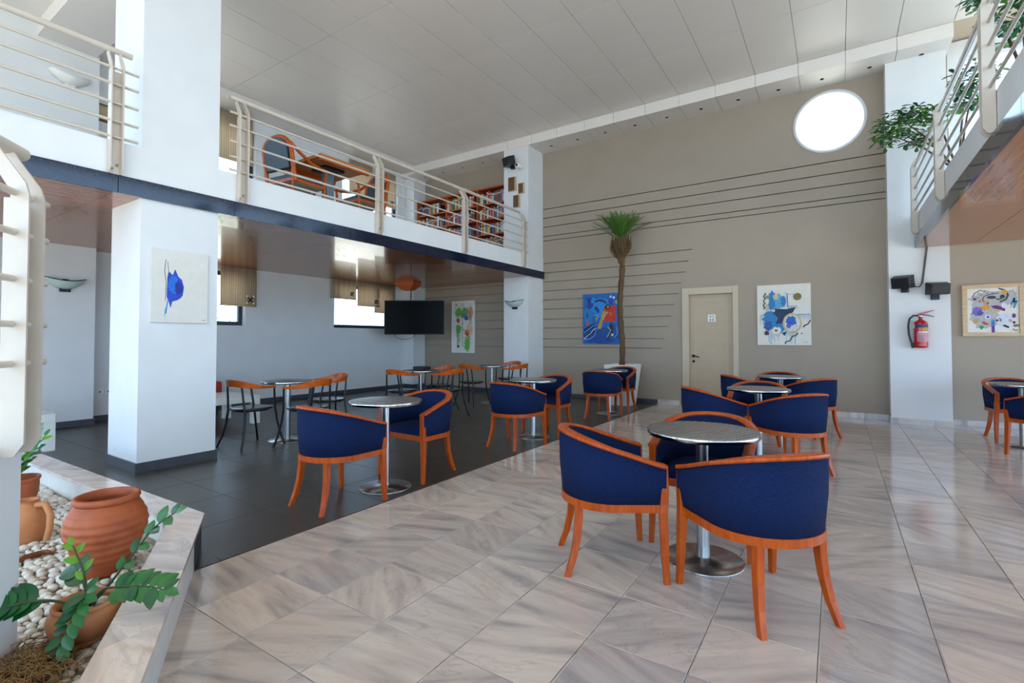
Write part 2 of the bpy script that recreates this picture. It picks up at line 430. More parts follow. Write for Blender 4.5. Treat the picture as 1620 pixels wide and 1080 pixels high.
MB().add([((WR-.02)*math.cos(2*math.pi*k/n), .15, (WR-.02)*math.sin(2*math.pi*k/n)) for k in range(n)], [list(range(n))]).build('pane', 'pane_glass', win)

# beige wall right of the pilaster (ground floor), window above it
wbr = struct(MB().box(1.4, XBR, YW, YW+.2, 0, 2.9), 'wall_back_right', 'beige_paint', 'beige wall under the right gallery behind the framed painting', 'wall')
struct(MB().box(1.4, XBR, YW, YW+.2, 2.9, 3.15).box(1.4, 1.52, YW, YW+.2, 3.15, ZC).box(1.52, XBR, YW, YW+.2, 5.35, ZC), 'wall_back_upper', 'white_paint', 'pale upper wall around the window behind the right gallery', 'wall')
w5 = thing('window_2', 'bright window on the upper floor behind the right gallery plants', 'window', (0,YW,0), 0, kind='structure')
for x in (1.52, 2.9, 4.32): MB().box(x, x+.06, .02, .1, 3.15, 5.35).build('window_frame', 'white_paint', w5)
for z in (3.15, 5.29): MB().box(1.58, 4.32, .02, .1, z, z+.06).build('window_frame', 'white_paint', w5)
for x, w_ in ((1.58,1.32),(2.96,1.36)): MB().box(x, x+w_, .055, .06, 3.21, 5.29).build('pane', 'pane_glass', w5)

# pilaster on the end wall
pil = struct(MB().box(.65, 1.345, 9.235, YW, 0, ZBM), 'wall_pilaster', 'white_paint', 'white wall pier carrying the fire extinguisher', 'pillar')
MB().box(.642, 1.353, 9.227, YW, 0, .085).build('baseboard', 'marble', pil)
for a, b_, nm in ((-2.91, -2.45, 'baseboard_back'), (-1.455, .642, 'baseboard_back'), (1.353, XBR, 'baseboard_right')):
    struct(MB().box(a, b_, YW-.014, YW+.01, 0, .085), nm, 'marble', {-2.91:'short marble skirting left of the toilet door', -1.455:'marble skirting between the toilet door and the white pier', 1.353:'marble skirting under the framed painting'}[a], 'skirting')
struct(MB().box(-9.0, -6.12, YW-.012, YW+.01, 0, .08).box(-5.46, -2.92, YW-.012, YW+.01, 0, .08), 'baseboard_lounge', 'slate_skirt', 'dark slate skirting along the beige wall in the lounge', 'skirting')

# ---- door
dr = thing('door_1', 'cream toilet door with a small WC sign', 'door', (-1.95, YW, 0), 0, kind='structure')
MB().box(-.49,-.365,-.03,.11,0,2.2).build('frame', 'cream_paint', dr, bevel=.006)
MB().box(.395,.487,-.03,.11,0,2.2).build('frame', 'cream_paint', dr, bevel=.006)
MB().box(-.365,.395,-.03,.11,2.075,2.2).build('frame', 'cream_paint', dr, bevel=.006)
leaf = MB().box(-.365,.395,.07,.11,0,2.075).build('leaf', 'door_paint', dr)
MB().box(-.27,-.262,.066,.072,.1,1.98).box(.29,.298,.066,.072,.1,1.98).box(-.27,.298,.066,.072,1.972,1.98).build('groove_line', 'cream_paint', leaf)
h = MB().lathe([(0,0),(.028,0),(.028,.01),(.0,.01)], 16); h.v = [(x-.305,.07-z,y+.93) for x,y,z in h.v]
h.tube([(-.305,.065,.93),(-.305,.02,.93),(-.29,.005,.93),(-.19,.003,.915)], .011, 8); h.build('handle', 'black_metal', leaf)
h = MB().lathe([(0,0),(.024,0),(.024,.008),(0,.008)], 16); h.v = [(x-.305,.07-z,y+.83) for x,y,z in h.v]; h.build('keyhole', 'black_metal', leaf)
sg = MB().box(-.045,.09,.062,.069,1.565,1.70).build('sign', 'white_lacquer', leaf)
def text_mesh(txt, size, name, m, parent, loc, rot):
    cu = bpy.data.curves.new('t', 'FONT'); cu.body = txt; cu.size = size; cu.extrude = .0006; cu.align_x = 'CENTER'
    to = bpy.data.objects.new('t', cu); COL.objects.link(to)
    me = bpy.data.meshes.new_from_object(to.evaluated_get(bpy.context.evaluated_depsgraph_get()))
    bpy.data.objects.remove(to); me.materials.clear(); me.materials.append(MATS[m])
    o = inst(name, me, parent, loc, rot); return o
text_mesh('WC', .062, 'lettering', 'black_plastic', sg, (.0225,.061,1.64), (R(90),0,0))
p = MB()
for cx in (.0, .045):
    h = MB().lathe([(0,0),(.007,0),(.007,.001),(0,.001)], 10); p.add([(x+cx,.0615-z,y+1.622) for x,y,z in h.v], h.f)
    p.box(cx-.009,cx+.009,.0605,.0615,1.585,1.613); p.box(cx-.006,cx-.001,.0605,.0615,1.572,1.585); p.box(cx+.001,cx+.006,.0605,.0615,1.572,1.585)
p.build('pictogram', 'black_plastic', sg)

# ---- left window wall
def wall_with_holes(y0, y1, z0, z1, holes, x0, x1):
    b = MB(); ys = sorted({y0,y1}|{v for h in holes for v in h[:2]}); zs = sorted({z0,z1}|{v for h in holes for v in h[2:]})
    for a, c in zip(ys, ys[1:]):
        for d, e in zip(zs, zs[1:]):
            m, k = (a+c)/2, (d+e)/2
            if any(h[0] < m < h[1] and h[2] < k < h[3] for h in holes): continue
            b.box(x0, x1, a, c, d, e)
    return b
LW = [(3.55,4.98,1.5,2.5),(6.96,8.62,1.5,2.5),(3.75,5.15,3.75,5.25),(7.15,8.85,3.75,5.25),(-3.6,1.15,3.3,5.3),(-3.9,.9,.12,2.45)]  # last two are out of view: gallery one enlarged, lounge one added, for daylight
wl = struct(wall_with_holes(YFR, YW, 0, ZC, LW, XL-.25, XL), 'wall_left', 'white_paint', 'long white side wall with windows in the lounge and gallery', 'wall')
wlab = ['lounge window partly hidden by the big white column','lounge window left of the television','gallery window beside the big white column','gallery window behind the armchairs','unseen gallery window at the far left, enlarged to add daylight','unseen lounge glazing beyond the stair, added to brighten the lounge']
for i, (a, c, d, e) in enumerate(LW):
    w = thing('window_%d' % (i+3), wlab[i], 'window', (XL-.12,0,0), 0, kind='structure'); k = .075
    for q in ((a,a+k,d,e),(c-k,c,d,e),(a+k,c-k,d,d+k),(a+k,c-k,e-k,e)): MB().box(-.03,.03,*q).build('window_frame', 'frame_dark', w)
    MB().box(-.004,.004,a+k,c-k,d+k,e-k).build('pane', 'pane_glass', w)
pl = struct(MB().box(XL, -9.08, 1.2, 2.64, 0, ZC), 'wall_pier_left', 'white_paint', 'white wall pier carrying the curved wall light, left of the column', 'pillar')
MB().box(XL, -9.065, 1.2, 2.655, 0, .09).build('baseboard', 'slate_skirt', pl)
struct(MB().box(XL, XL+.014, 2.66, 9.1, 0, .09), 'baseboard_left', 'slate_skirt', 'dark slate skirting below the lounge windows', 'skirting')
pc = struct(MB().box(XL, -9.04, 9.1, YW, 0, ZBM), 'wall_pier_corner', 'white_paint', 'white corner pier behind the television', 'pillar')
MB().box(XL, -9.028, 9.088, YW, 0, .09).build('baseboard', 'slate_skirt', pc)

# ---- columns
c1 = struct(MB().box(-6.165, XP-.002, 1.915, 2.61, 0, ZC), 'wall_column', 'white_paint', 'big square white column with the small blue painting', 'column')
for q in ((-6.18,-5.447,1.9,1.915),(-6.18,-5.447,2.61,2.625),(-5.46,-5.447,1.915,2.61),(-6.18,-6.165,1.915,2.61)): MB().box(*q, 0, .09).build('baseboard', 'slate_skirt', c1)
c2 = struct(MB().box(-6.10, XP-.01, 8.90, YW, 0, ZBM), 'wall_column', 'white_paint', 'white column at the beige wall below the camera and speaker', 'column')
MB().box(-6.112, XP+.002, 8.888, YW, 0, .09).build('baseboard', 'slate_skirt', c2)

# ---- galleries
def gallery(side, x_in, x_par, x_out, y0, y1, joints, xj, yj, nm, lab):
    s = 1 if x_out > x_par else -1
    X = lambda a, c: (min(a,c), max(a,c))
    g = struct(MB().box(*X(x_par+s*.14, x_out), y0, y1, ZS+.025, ZF).box(*X(x_par, x_par+s*.14), y0, y1, ZS+.025, ZP), nm, 'white_paint', lab, 'gallery')
    ed = [y0]+sorted(j for j in joints if y0 < j < y1)+[y1]
    for a, c in zip(ed, ed[1:]): MB().box(*X(x_in, x_par), a+.003, c-.003, ZS, ZB).build('fascia_panel', 'black_granite', g)
    yy = [y0]+[j for j in yj if y0 < j < y1]+[y1]; xx = sorted([x_par, x_out]+xj)
    for a, c in zip(xx, xx[1:]):
        for d, e in zip(yy, yy[1:]): MB().box(a+.0025, c-.0025, d+.0025, e-.0025, ZS, ZS+.022).build('soffit_panel', 'soffit_wood', g)
    return g
gallery('L', XE, XP, XL, -2.5, YW-.002, [-.6,.7,1.727,2.761,4.278,5.765,7.258,8.763], [-6.03-.625*k for k in range(5)], [-.87,1.70,4.27,6.84], 'floor_gallery', 'left gallery slab with white parapet, dark fascia and varnished underside')
gallery('R', XR, XRP, XBR, -2.5, 9.23, [8.7,7.2,5.7,4.2,2.7,1.2], [1.6+.625*k for k in range(5)], [-.87,1.70,4.27,6.84], 'floor_gallery_right', 'right gallery slab with white parapet and polished dark fascia')

# ---- outer sides with daylight openings (behind and right of the camera)
struct(MB().box(XBR, XBR+.25, YFR, YW, 0, .12).box(XBR, XBR+.25, YFR, YW, 2.45, 3.1).box(XBR, XBR+.25, YFR, YW, 5.35, ZC+.1), 'wall_right', 'white_paint', 'outer right wall with long bands of glazing', 'wall')
struct(MB().box(XL, XBR, YFR-.25, YFR, 5.2, ZC+.1).box(-6.6, -6.2, YFR-.25, YFR, 0, 5.2), 'wall_front', 'white_paint', 'unseen front wall, its glazed entrance widened to let in daylight', 'wall')  # opening carried across the lounge end to add light there

# ================================================================== RAILINGS
def railing(label, loc, rz, y0, y1, posts, rail=None, group=None):
    t = thing('railing', label, 'railing', loc, rz, group)
    ry = rail or (y0, y1)
    MB().tube([(-.045,ry[0],1.155),(-.045,ry[1],1.155)], .027, 14).build('handrail', 'rail_paint', t)
    for z in (.335,.48,.645,.815,.96): MB().tube([(.035,y0,z),(.035,y1,z)], .0125, 10).build('bar', 'rail_paint', t)
    fl_ = [(.004,0),(.05,0),(.078,.045),(.078,.955),(.066,1.0),(.0,1.10),(-.02,1.135),(-.06,1.12),(-.03,1.06),(.018,.975),(.024,.94),(.004,.94)]
    for y in posts:
        p = thing('post', None, None, (0,y,0)); p.parent = t
        for s in (-1, 1): MB().prism_ax(fl_, s*.045-.005, s*.045+.005, lambda u,w,a: (u,a,w)).build('flange', 'rail_paint', p)
        MB().box(.004,.014,-.04,.04,.0,.94).build('web', 'rail_paint', p)
        for z in (.05,.085):
            m = MB().lathe([(0,.012),(.012,.01),(.012,0)], 8); m.v = [(.014+c,a*.9+(.018 if z > .06 else -.018),b_+z) for a,b_,c in m.v]; m.build('bolt', 'chrome', p)
    return t
railing('cream tubular railing on the left gallery, in front of the armchairs and bookcase', (XP,0,ZB), 0, 2.70, 8.78, [2.84,4.77,6.70,8.64], (2.73,8.62))
railing('cream tubular railing at the top left, ending at the big white column', (XP,0,ZB), 0, -1.5, 1.87, [-.23,1.70], (-1.5,1.84))
railing('cream tubular railing on the right gallery with plants behind it', (XRP,0,ZB), R(180), -9.08, -1.0, [-8.98,-6.95,-4.90,-2.85])
sp_ = thing('stair_parapet', 'white stair parapet standing in the pebble bed at far left', 'stair parapet', (-2.62,.545,0), R(50))
MB().box(-.14,0,-2.6,0,.045,.86).build('parapet_wall', 'white_paint', sp_)
railing('cream tubular stair railing close up at the left edge', (-2.62,.545,.824), R(50), -2.4, .055, [-.085,-1.9], (-2.4,.05))

# ================================================================== FURNITURE
def smooth(a): return a*a*(3-2*a)
def barrel_chair():
    t = thing('tub_chair', 'x', 'chair')
    a, yc, yf, rb = .285, -.02, .235, .262
    N = 30
    def plan(u, off, sc=1.0):        # u 0..1 from left arm front round the back to right arm front
        L1 = yf-yc; La = math.pi*.5*(a+rb)/1.0; tot = 2*L1+La; s = u*tot
        if s < L1: x, y, nx, ny = -a, yf-s, -1, 0
        elif s > L1+La: x, y, nx, ny = a, yc+(s-L1-La), 1, 0
        else:
            th = math.pi+(s-L1)/La*math.pi; x, y = a*math.cos(th), yc+rb*math.sin(th)
            nx, ny = math.cos(th)*rb, math.sin(th)*a; q = math.hypot(nx, ny); nx /= q; ny /= q
        return (x*sc+nx*off, (y-yf)*(.5+.5*sc)+yf+ny*off)
    us = [i/(N*2) for i in range(N*2+1)]
    def top(u):
        w = 1-abs(2*u-1); return .600+.152*math.sin(min(1, w*1.02)*math.pi/2)**1.15
    # upholstered shell
    secs = []
    for u in us:
        o0 = plan(u, -.002, .955); o1 = plan(u, .006, .985); o2 = plan(u, .004, 1); i2 = plan(u, -.044, 1); i1 = plan(u, -.052, .98); i0 = plan(u, -.044, .955)
        zt_ = top(u)-.012; z0 = .395
        secs.append([(*o0,z0),(*o1,z0+(zt_-z0)*.5),(*o2,zt_),(*i2,zt_),(*i1,z0+(zt_-z0)*.5),(*i0,z0)])
    MB().strip(secs).build('upholstery', 'fabric_blue', t)
    # wooden rim along the top, running down the arm fronts
    secs = []
    for u in us:
        zt_ = top(u); o = plan(u, .011); i = plan(u, -.046); om = plan(u, .006); im = plan(u, -.041)
        secs.append([(*o,zt_-.016),(*o,zt_-.002),(*om,zt_+.004),(*im,zt_+.004),(*i,zt_-.002),(*i,zt_-.016)])
    MB().strip(secs).build('top_rail', 'wood_cherry', t)
    secs = []
    for u in us:
        o = plan(u, .004, .955); i = plan(u, -.040, .955)
        secs.append([(*o,.358),(*o,.398),(*i,.398),(*i,.358)])
    MB().strip(secs, sm=False).build('seat_rail', 'wood_cherry', t)
    MB().box(-.25,.25,.195,.232,.358,.405).build('front_rail', 'wood_cherry', t, bevel=.004)
    # seat cushion
    poly = [plan(u, -.052, .955) for u in us[3:-3]]
    poly = [(-.215,.225)]+[p for p in poly if p[1] < .215]+[(.215,.225)]
    b = MB(); n = len(poly); cx, cy = 0, -.01
    lay = [(1,.385),(1,.44),(.97,.458),(.85,.468),(.4,.474)]
    v = [((x-cx)*s+cx,(y-cy)*s+cy,z) for s,z in lay for x,y in poly]
    b.add(v, [(i*n+k,i*n+(k+1)%n,(i+1)*n+(k+1)%n,(i+1)*n+k) for i in range(len(lay)-1) for k in range(n)]+[[len(lay[:-1])*n+k for k in range(n)]], 0, True)
    b.build('seat_cushion', 'fabric_blue', t)
    for s in (-1, 1):
        MB().strip([[(s*(x0-w),y0-d,z),(s*(x0+w),y0-d,z),(s*(x0+w),y0+d,z),(s*(x0-w),y0+d,z)] for x0,y0,z,w,d in
            ((.276,.236,.001,.014,.015),(.272,.228,.15,.017,.018),(.266,.222,.36,.021,.021),(.262,.226,.40,.021,.021),(.266,.230,.50,.020,.018),(.262,.232,.598,.022,.014))], sm=False).build('leg', 'wood_cherry', t, bevel=.004)
        MB().strip([[(s*(x0-w),y0-d,z),(s*(x0+w),y0-d,z),(s*(x0+w),y0+d,z),(s*(x0-w),y0+d,z)] for x0,y0,z,w,d in
            ((.196,-.262,.001,.015,.016),(.180,-.228,.10,.017,.018),(.168,-.207,.20,.018,.020),(.160,-.198,.30,.019,.021),(.158,-.198,.39,.019,.021))], sm=False).build('leg', 'wood_cherry', t, bevel=.004)
    return t
def cafe_table():
    t = thing('cafe_table', 'x', 'table')
    MB().lathe([(0,.732),(.296,.732),(.3,.728),(.3,.712),(.294,.706),(0,.706)], 56).build('table_top', 'steel_patterned', t)
    tp = MB().lathe([(.296,.7325),(.3005,.7325),(.3035,.728),(.3035,.710),(.299,.705)], 56).build('edge_band', 'chrome', t)
    MB().lathe([(.035,.016),(.035,.706)], 24).build('column', 'steel_brushed', t)
    MB().lathe([(.0,.0),(.214,.0),(.216,.004),(.213,.009),(.06,.016),(.045,.022),(.036,.022)], 48).build('base_plate', 'steel_brushed', t)
    return t
def cafe_chair():
    t = thing('cafe_chair', 'x', 'chair')
    path = [(-.228,.15,-1,.0),(-.234,.10,-1,.0),(-.236,.04,-1,0)]
    for i in range(23):
        th = math.pi+math.pi*i/22; path.append((.236*math.cos(th), -.01+.235*math.sin(th), math.cos(th), math.sin(th)))
    path += [(-x,y,-nx,ny) for x,y,nx,ny in path[2::-1]]
    secs = []; N = len(path)-1
    for i, (x, y, nx, ny) in enumerate(path):
        w = 1-abs(2*i/N-1); zc = .688+.060*smooth(w); hh = .013+.026*smooth(min(1, w*1.25)); th2 = .011; lean = .012*w
        secs.append([(x-nx*th2,y-ny*th2,zc-hh),(x+nx*th2,y+ny*th2,zc-hh),(x+nx*(th2+lean),y+ny*(th2+lean),zc+hh),(x-nx*(th2-lean),y-ny*(th2-lean),zc+hh)])
    MB().strip(secs, sm=False).build('backrest', 'wood_rail', t, bevel=.004)
    b = MB(); n = 28; v = []; lay = [(.93,.428),(1,.436),(1,.448),(.92,.454),(.5,.449)]
    for s, z in lay:
        for k in range(n):
            a_ = 2*math.pi*k/n; c, s2 = math.cos(a_), math.sin(a_)
            r = .215/((abs(c)**2.6+abs(s2)**2.6)**(1/2.6)); v.append((r*c*s, r*s2*s*1.02, z))
    b.add(v, [(i*n+k,i*n+(k+1)%n,(i+1)*n+(k+1)%n,(i+1)*n+k) for i in range(len(lay)-1) for k in range(n)]+[list(range(n))[::-1],[(len(lay)-1)*n+k for k in range(n)]], 0, True)
    b.build('seat', 'black_seat', t)
    MB().tube([(.19*math.cos(2*math.pi*k/24),.19*math.sin(2*math.pi*k/24),.424) for k in range(25)], .009, 8, caps=False).build('seat_ring', 'black_metal', t)
    for s in (-1, 1):
        MB().tube([(s*.262,.255,.0),(s*.235,.222,.12),(s*.212,.19,.28),(s*.205,.168,.42),(s*.216,.15,.56),(s*.230,.135,.685)], [.012,.012,.013,.013,.012,.011], 8).build('leg', 'black_metal', t)
        MB().tube([(s*.235,-.262,.0),(s*.205,-.222,.12),(s*.178,-.19,.28),(s*.160,-.178,.42),(s*.148,-.19,.56),(s*.138,-.203,.70)], [.012,.012,.013,.013,.012,.011], 8).build('leg', 'black_metal', t)
    return t
def place(proto, used, x, y, heading, label, group, z=0):
    o = proto if not used else dup(proto)
    used.append(1); o.location = (x,y,z); o.rotation_euler = (0,0,R(heading-90)); tag(o, label, None, group); return o
bc = barrel_chair(); kids(bc); ub = []
ct = cafe_table(); kids(ct); ut = []
cc = cafe_chair(); kids(cc); uc = []
GB, GT, GC = 'blue tub chairs', 'round steel tables', 'wooden café chairs'
for x, y, h, l in [
 (-.33,2.635,136,'nearest blue tub chair, turned away, right of the front table'),
 (-1.09,2.657,33,'blue tub chair at the left of the nearest table on the marble'),
 (-.70,3.27,271,'blue tub chair facing the camera behind the nearest table'),
 (-3.23,2.44,88,'blue tub chair seen from behind at the front table on the slate edge'),
 (-3.26,3.37,269,'blue tub chair facing the camera at the front table on the slate edge'),
 (-3.19,4.88,86,'blue tub chair seen from behind at the middle table on the slate edge'),
 (-3.24,5.82,268,'blue tub chair facing the camera at the middle table on the slate edge'),
 (-3.17,7.38,98,'blue tub chair seen from behind in front of the white palm planter'),
 (-3.22,8.29,266,'blue tub chair tucked against the white palm planter'),
 (-1.12,5.46,38,'blue tub chair below the toilet door, left of the second marble-floor table'),
 (-.37,5.41,137,'blue tub chair turned away at the right of the second marble-floor table'),
 (-.76,6.2,272,'blue tub chair facing the camera behind the second marble-floor table'),
 (-1.10,7.48,38,'blue tub chair left of the table nearest the beige wall, beside the door'),
 (-.30,7.50,138,'blue tub chair right of the table nearest the beige wall'),
 (-.74,8.25,270,'blue tub chair closest to the beige wall, between door and canvas'),
 (1.81,8.45,280,'blue tub chair facing the camera under the wooden framed painting'),
 (1.87,7.44,135,'blue tub chair cut by the right edge, seen from behind')]: place(bc, ub, x, y, h, l, GB)
for x, y, l in [(-.65,2.95,'nearest round steel table, on the marble with three blue chairs'),(-3.20,2.90,'front round steel table at the edge of the slate floor'),(-3.26,5.42,'middle round steel table at the edge of the slate floor'),
 (-3.21,7.82,'round steel table in front of the palm planter'),(-.70,5.75,'second round steel table on the marble, behind the nearest group'),(-.67,7.78,'round steel table on the marble closest to the beige wall'),(1.77,7.98,'round steel table at the right edge under the framed painting'),
 (-5.70,3.57,'round steel table beside the big column with wooden café chairs'),(-5.77,5.97,'round steel table holding a black tray, with wooden café chairs'),(-5.65,7.83,'round steel table by the far white column with wooden café chairs')]: place(ct, ut, x, y, 90, l, GT)
for x, y, h, l in [(-5.76,3.15,94,'wooden café chair nearest the big column'),(-5.22,3.53,190,'wooden café chair behind the front blue chair on the slate'),(-5.72,4.15,255,'wooden café chair on the window side of the table beside the big column'),
 (-5.72,5.52,94,'wooden café chair below the television, left of the tray table'),(-5.22,6.02,185,'wooden café chair on the hall side of the tray table'),(-5.85,6.52,255,'wooden café chair behind the tray table, under the tall green painting'),
 (-5.78,7.36,92,'wooden café chair below the tall green painting'),(-5.12,7.83,188,'wooden café chair on the hall side of the table by the far column'),(-5.66,8.44,264,'wooden café chair against the far white column')]: place(cc, uc, x, y, h, l, GC)

tr = thing('tray', 'small black tray box on a round steel table', 'tray', (-5.86,6.1,.733))
MB().box(-.12,.12,-.09,.09,0,.012).box(-.12,.12,-.09,-.08,.012,.05).box(-.12,.12,.08,.09,.012,.05).box(-.12,-.11,-.08,.08,.012,.05).box(.11,.12,-.08,.08,.012,.05).build('tray_body', 'black_plastic', tr, bevel=.003)
MB().box(-.03,.03,-.02,.02,.012,.04).build('divider', 'black_plastic', tr)

def low_table(x0, x1, y0, y1, h, label):
    t = thing('coffee_table', label, 'table', ((x0+x1)/2,(y0+y1)/2,0), 0, 'white low tables'); a, c = (x1-x0)/2, (y1-y0)/2
    MB().box(-a,a,-c,c,h-.09,h).build('table_top', 'white_lacquer', t, bevel=.004)
    for sx in (-1,1):
        for sy in (-1,1):
            x, y = sx*(a-.05), sy*(c-.05); MB().box(x-.05,x+.05,y-.05,y+.05,0,h-.09).build('leg', 'white_lacquer', t, bevel=.003)
low_table(-8.12, -7.2, 3.25, 4.07, .41, 'white low table half hidden behind the big column')
low_table(-8.2, -7.33, .95, 1.80, .41, 'white low table at far left behind the stair railing')
def armchair(label, loc, rz, m, group=None):
    t = thing('armchair', label, 'armchair', loc, rz, group)
    MB().box(-.36,.36,-.36,.36,.14,.32).build('base', m, t, bevel=.03, segs=3)
    MB().box(-.25,.25,-.22,.38,.32,.44).build('seat_cushion', m, t, bevel=.04, segs=3)
    MB().prism_ax([(-.40,.14),(-.24,.30),(-.26,.66),(-.32,.70),(-.40,.66)], -.36, .36, lambda u,w,a: (a,u,w)).build('backrest', m, t, bevel=.03, segs=3)
    for s in (-1,1):
        MB().box(min(s*.36,s*.25),max(s*.36,s*.25),-.34,.36,.14,.55).build('armrest', m, t, bevel=.03, segs=3)
        for y in (-.3,.3): MB().tube([(s*.3,y,0),(s*.3,y,.15)], .02, 8).build('leg', 'black_metal', t)
    return t
armchair('red armchair by the lounge wall behind the white low table', (-8.85,3.80,0), R(-90), 'red_fabric')

# ================================================================== PLANTER
nd = Vector((.863,-.505)); nn = Vector((.505,.863))            # along the front kerb, outwards
C1 = Vector((-3.183,1.438))
def kp(s, o): p = C1+nd*s+nn*o; return (p.x, p.y)
PH = .20
pt = thing('planter_kerb', 'low planter kerb with white marble coping at lower left', 'planter', (0,0,0))
MB().prism([kp(0,-.13),kp(3.2,-.13),kp(3.2,-.002),kp(.31,-.002),kp(0,-.002)], 0, PH-.022).build('kerb_wall', 'mosaic_white', pt)
MB().prism([(-6.1,1.24),(-3.32,1.30),kp(0,-.002),(-6.1,1.375)], 0, PH-.022).build('kerb_wall', 'mosaic_white', pt)
MB().prism([kp(.0,-.001),kp(.308,-.001),kp(.308,.010),kp(-.01,.010)], 0, PH-.022).build('slate_cladding', 'slate_skirt', pt)
MB().prism([kp(.309,-.001),kp(3.2,-.001),kp(3.2,.010),kp(.309,.010)], 0, PH-.022).build('marble_cladding', 'mosaic_white', pt)
MB().prism([(-6.1,1.38),(-3.19,1.443),(-3.19,1.453),(-6.1,1.39)], 0, PH-.022).build('slate_cladding', 'slate_skirt', pt)
inn = Vector((-3.262,1.31))
def ki(s): p = inn+nd*s; return (p.x, p.y)
ss = [0,.52,1.12,1.75,2.4,3.2]
for a, c in zip(ss, ss[1:]):
    poly = [ki(a+.0015) if a else ki(0), ki(c-.0015), kp(c-.0015,.022), kp(a+.0015,.022) if a else kp(-.03,.022)]
    MB().prism(poly, PH-.021, PH).build('coping_slab', 'marble_coping', pt, bevel=.002)
ss = [0,.42,.84,1.26,1.68,2.1,2.5,2.85]
o0, o1 = Vector(kp(-.03,.022)), Vector((-6.1,1.40)); i0, i1 = inn, Vector((-6.1,1.235))
for a, c in zip(ss, ss[1:]):
    L = 2.87; fa, fc = (a+.0015 if a else 0)/L, (c-.0015)/L
    q = [i0.lerp(i1,fa), o0.lerp(o1,fa), o0.lerp(o1,fc), i0.lerp(i1,fc)]
    MB().prism([tuple(p) for p in q], PH-.021, PH).build('coping_slab', 'marble_coping', pt, bevel=.002)
bed_poly = [kp(0,-.12),(-6.1,1.26),(-6.1,-1.5),kp(3.2,-.12)]
tag(MB().prism(bed_poly, .001, .05).build('gravel_bed', 'gravel_bed'), 'pale gravel filling the planter under the pebbles', 'gravel', kind='stuff')
# pebbles: 300 single ones that show largest, the rest one object
def pebble_mesh(seed, m):
    rnd = random.Random(seed); bm = bmesh.new(); bmesh.ops.create_icosphere(bm, subdivisions=2, radius=1)
    a, c = rnd.uniform(.75,1), rnd.uniform(.5,.7)
    ph = [rnd.uniform(0,6) for _ in range(3)]
    for v in bm.verts:
        k = 1+.10*math.sin(2.2*v.co.x+ph[0])+.09*math.sin(2.7*v.co.y+ph[1])
        v.co = Vector((v.co.x*k, v.co.y*a*k, v.co.z*c))
    for f_ in bm.faces: f_.smooth = True
    me = bpy.data.meshes.new('pebble'); bm.to_mesh(me); bm.free(); me.materials.append(MATS[m]); return me
PM = [pebble_mesh(i, 'pebble' if i % 3 else 'pebble_warm') for i in range(6)]
keep_out = [((-3.17,.99),.125),((-2.52,.69),.10),((-4.0,.86),.09),((-4.42,1.0),.1)]
spots = []
rp = random.Random(3)
def in_bed(x, y):
    q = (Vector((x,y))-C1).dot(nn)
    if q > -.155 or y > 1.235: return False
    d = Vector((x+2.62, y-.545)); u = d.dot(Vector((.643,.766))); w = d.dot(Vector((-.766,.643)))
    if -.17 < u < .035 and w < .03: return False
    return all((Vector((x,y))-Vector(c)).length > r for c, r in keep_out)
gx = -5.6
while gx < -1.5:
    gy = -.1
    while gy < 1.24:
        x, y = gx+rp.uniform(-.012,.012), gy+rp.uniform(-.012,.012)
        d = x*-.5517+y*.834; s = x*.834+y*.5517
        if in_bed(x, y) and d > .9 and 0 < 810+778*s/d < 320: spots.append((d,x,y))
        gy += .040
    gx += .046
spots.sort()
pts = []
for d, x, y in spots: pts.append((x, y, rp.uniform(.016,.029)))
plab = 'smooth white pebble lying in the planter bed'
for x, y, r in pts[:300]:
    tag(inst('pebble', PM[rp.randrange(6)], None, (x,y,.05+r*.35+rp.uniform(0,.006)), (rp.uniform(-.3,.3),rp.uniform(-.3,.3),rp.uniform(0,6.3)), (r,r,r)), plab, 'pebble', 'white pebbles in the planter')
pb = MB(); ico = PM[1]
vs = [v.co.copy() for v in ico.vertices]; fs = [tuple(p.vertices) for p in ico.polygons]
for x, y, r in pts[300:]:
    mt = Matrix.Rotation(rp.uniform(0,6.3), 4, 'Z') @ Matrix.Rotation(rp.uniform(-.3,.3), 4, 'X')
    pb.add([tuple(mt @ (v*r)+Vector((x,y,.05+r*.35))) for v in vs], fs, 0, True)
if pb.v: tag(pb.build('pebble_bed', 'pebble'), 'white pebbles farther back in the planter bed', 'pebbles', kind='stuff')

# pots
def pot(name, label, loc, prof, m, ridges=0):
    t = thing(name, label, 'pot', loc)
    pr = []
    for i in range(len(prof)-1):
        (r0,z0),(r1,z1) = prof[i], prof[i+1]
        for k in range(6): f_ = k/6; pr.append((r0+(r1-r0)*f_, z0+(z1-z0)*f_))
    pr.append(prof[-1])
    if ridges: pr = [(r+(.0035*math.sin(z*ridges) if .05 < z < .30 and r > .1 and i < len(pr)*.55 else 0), z) for i, (r, z) in enumerate(pr)]
    MB().lathe(pr, 48).build('pot_body', m, t); return t
def sm_prof(pts, n=5):           # catmull-rom through profile points
    o = []
    for i in range(len(pts)-1):
        p0, p1, p2, p3 = pts[max(i-1,0)], pts[i], pts[i+1], pts[min(i+2,len(pts)-1)]
        for k in range(n):
            t = k/n; o.append(tuple(.5*((2*p1[j])+(-p0[j]+p2[j])*t+(2*p0[j]-5*p1[j]+4*p2[j]-p3[j])*t*t+(-p0[j]+3*p1[j]-3*p2[j]+p3[j])*t**3) for j in (0,1)))
    return o+[pts[-1]]
u_ = sm_prof([(.105,0),(.125,.05),(.175,.13),(.213,.22),(.215,.28),(.19,.34),(.16,.38)])
ur = thing('urn', 'large ridged terracotta urn standing in the pebbles', 'urn', (-3.15,.98,.058)); ur.scale = (.80,.80,.95)
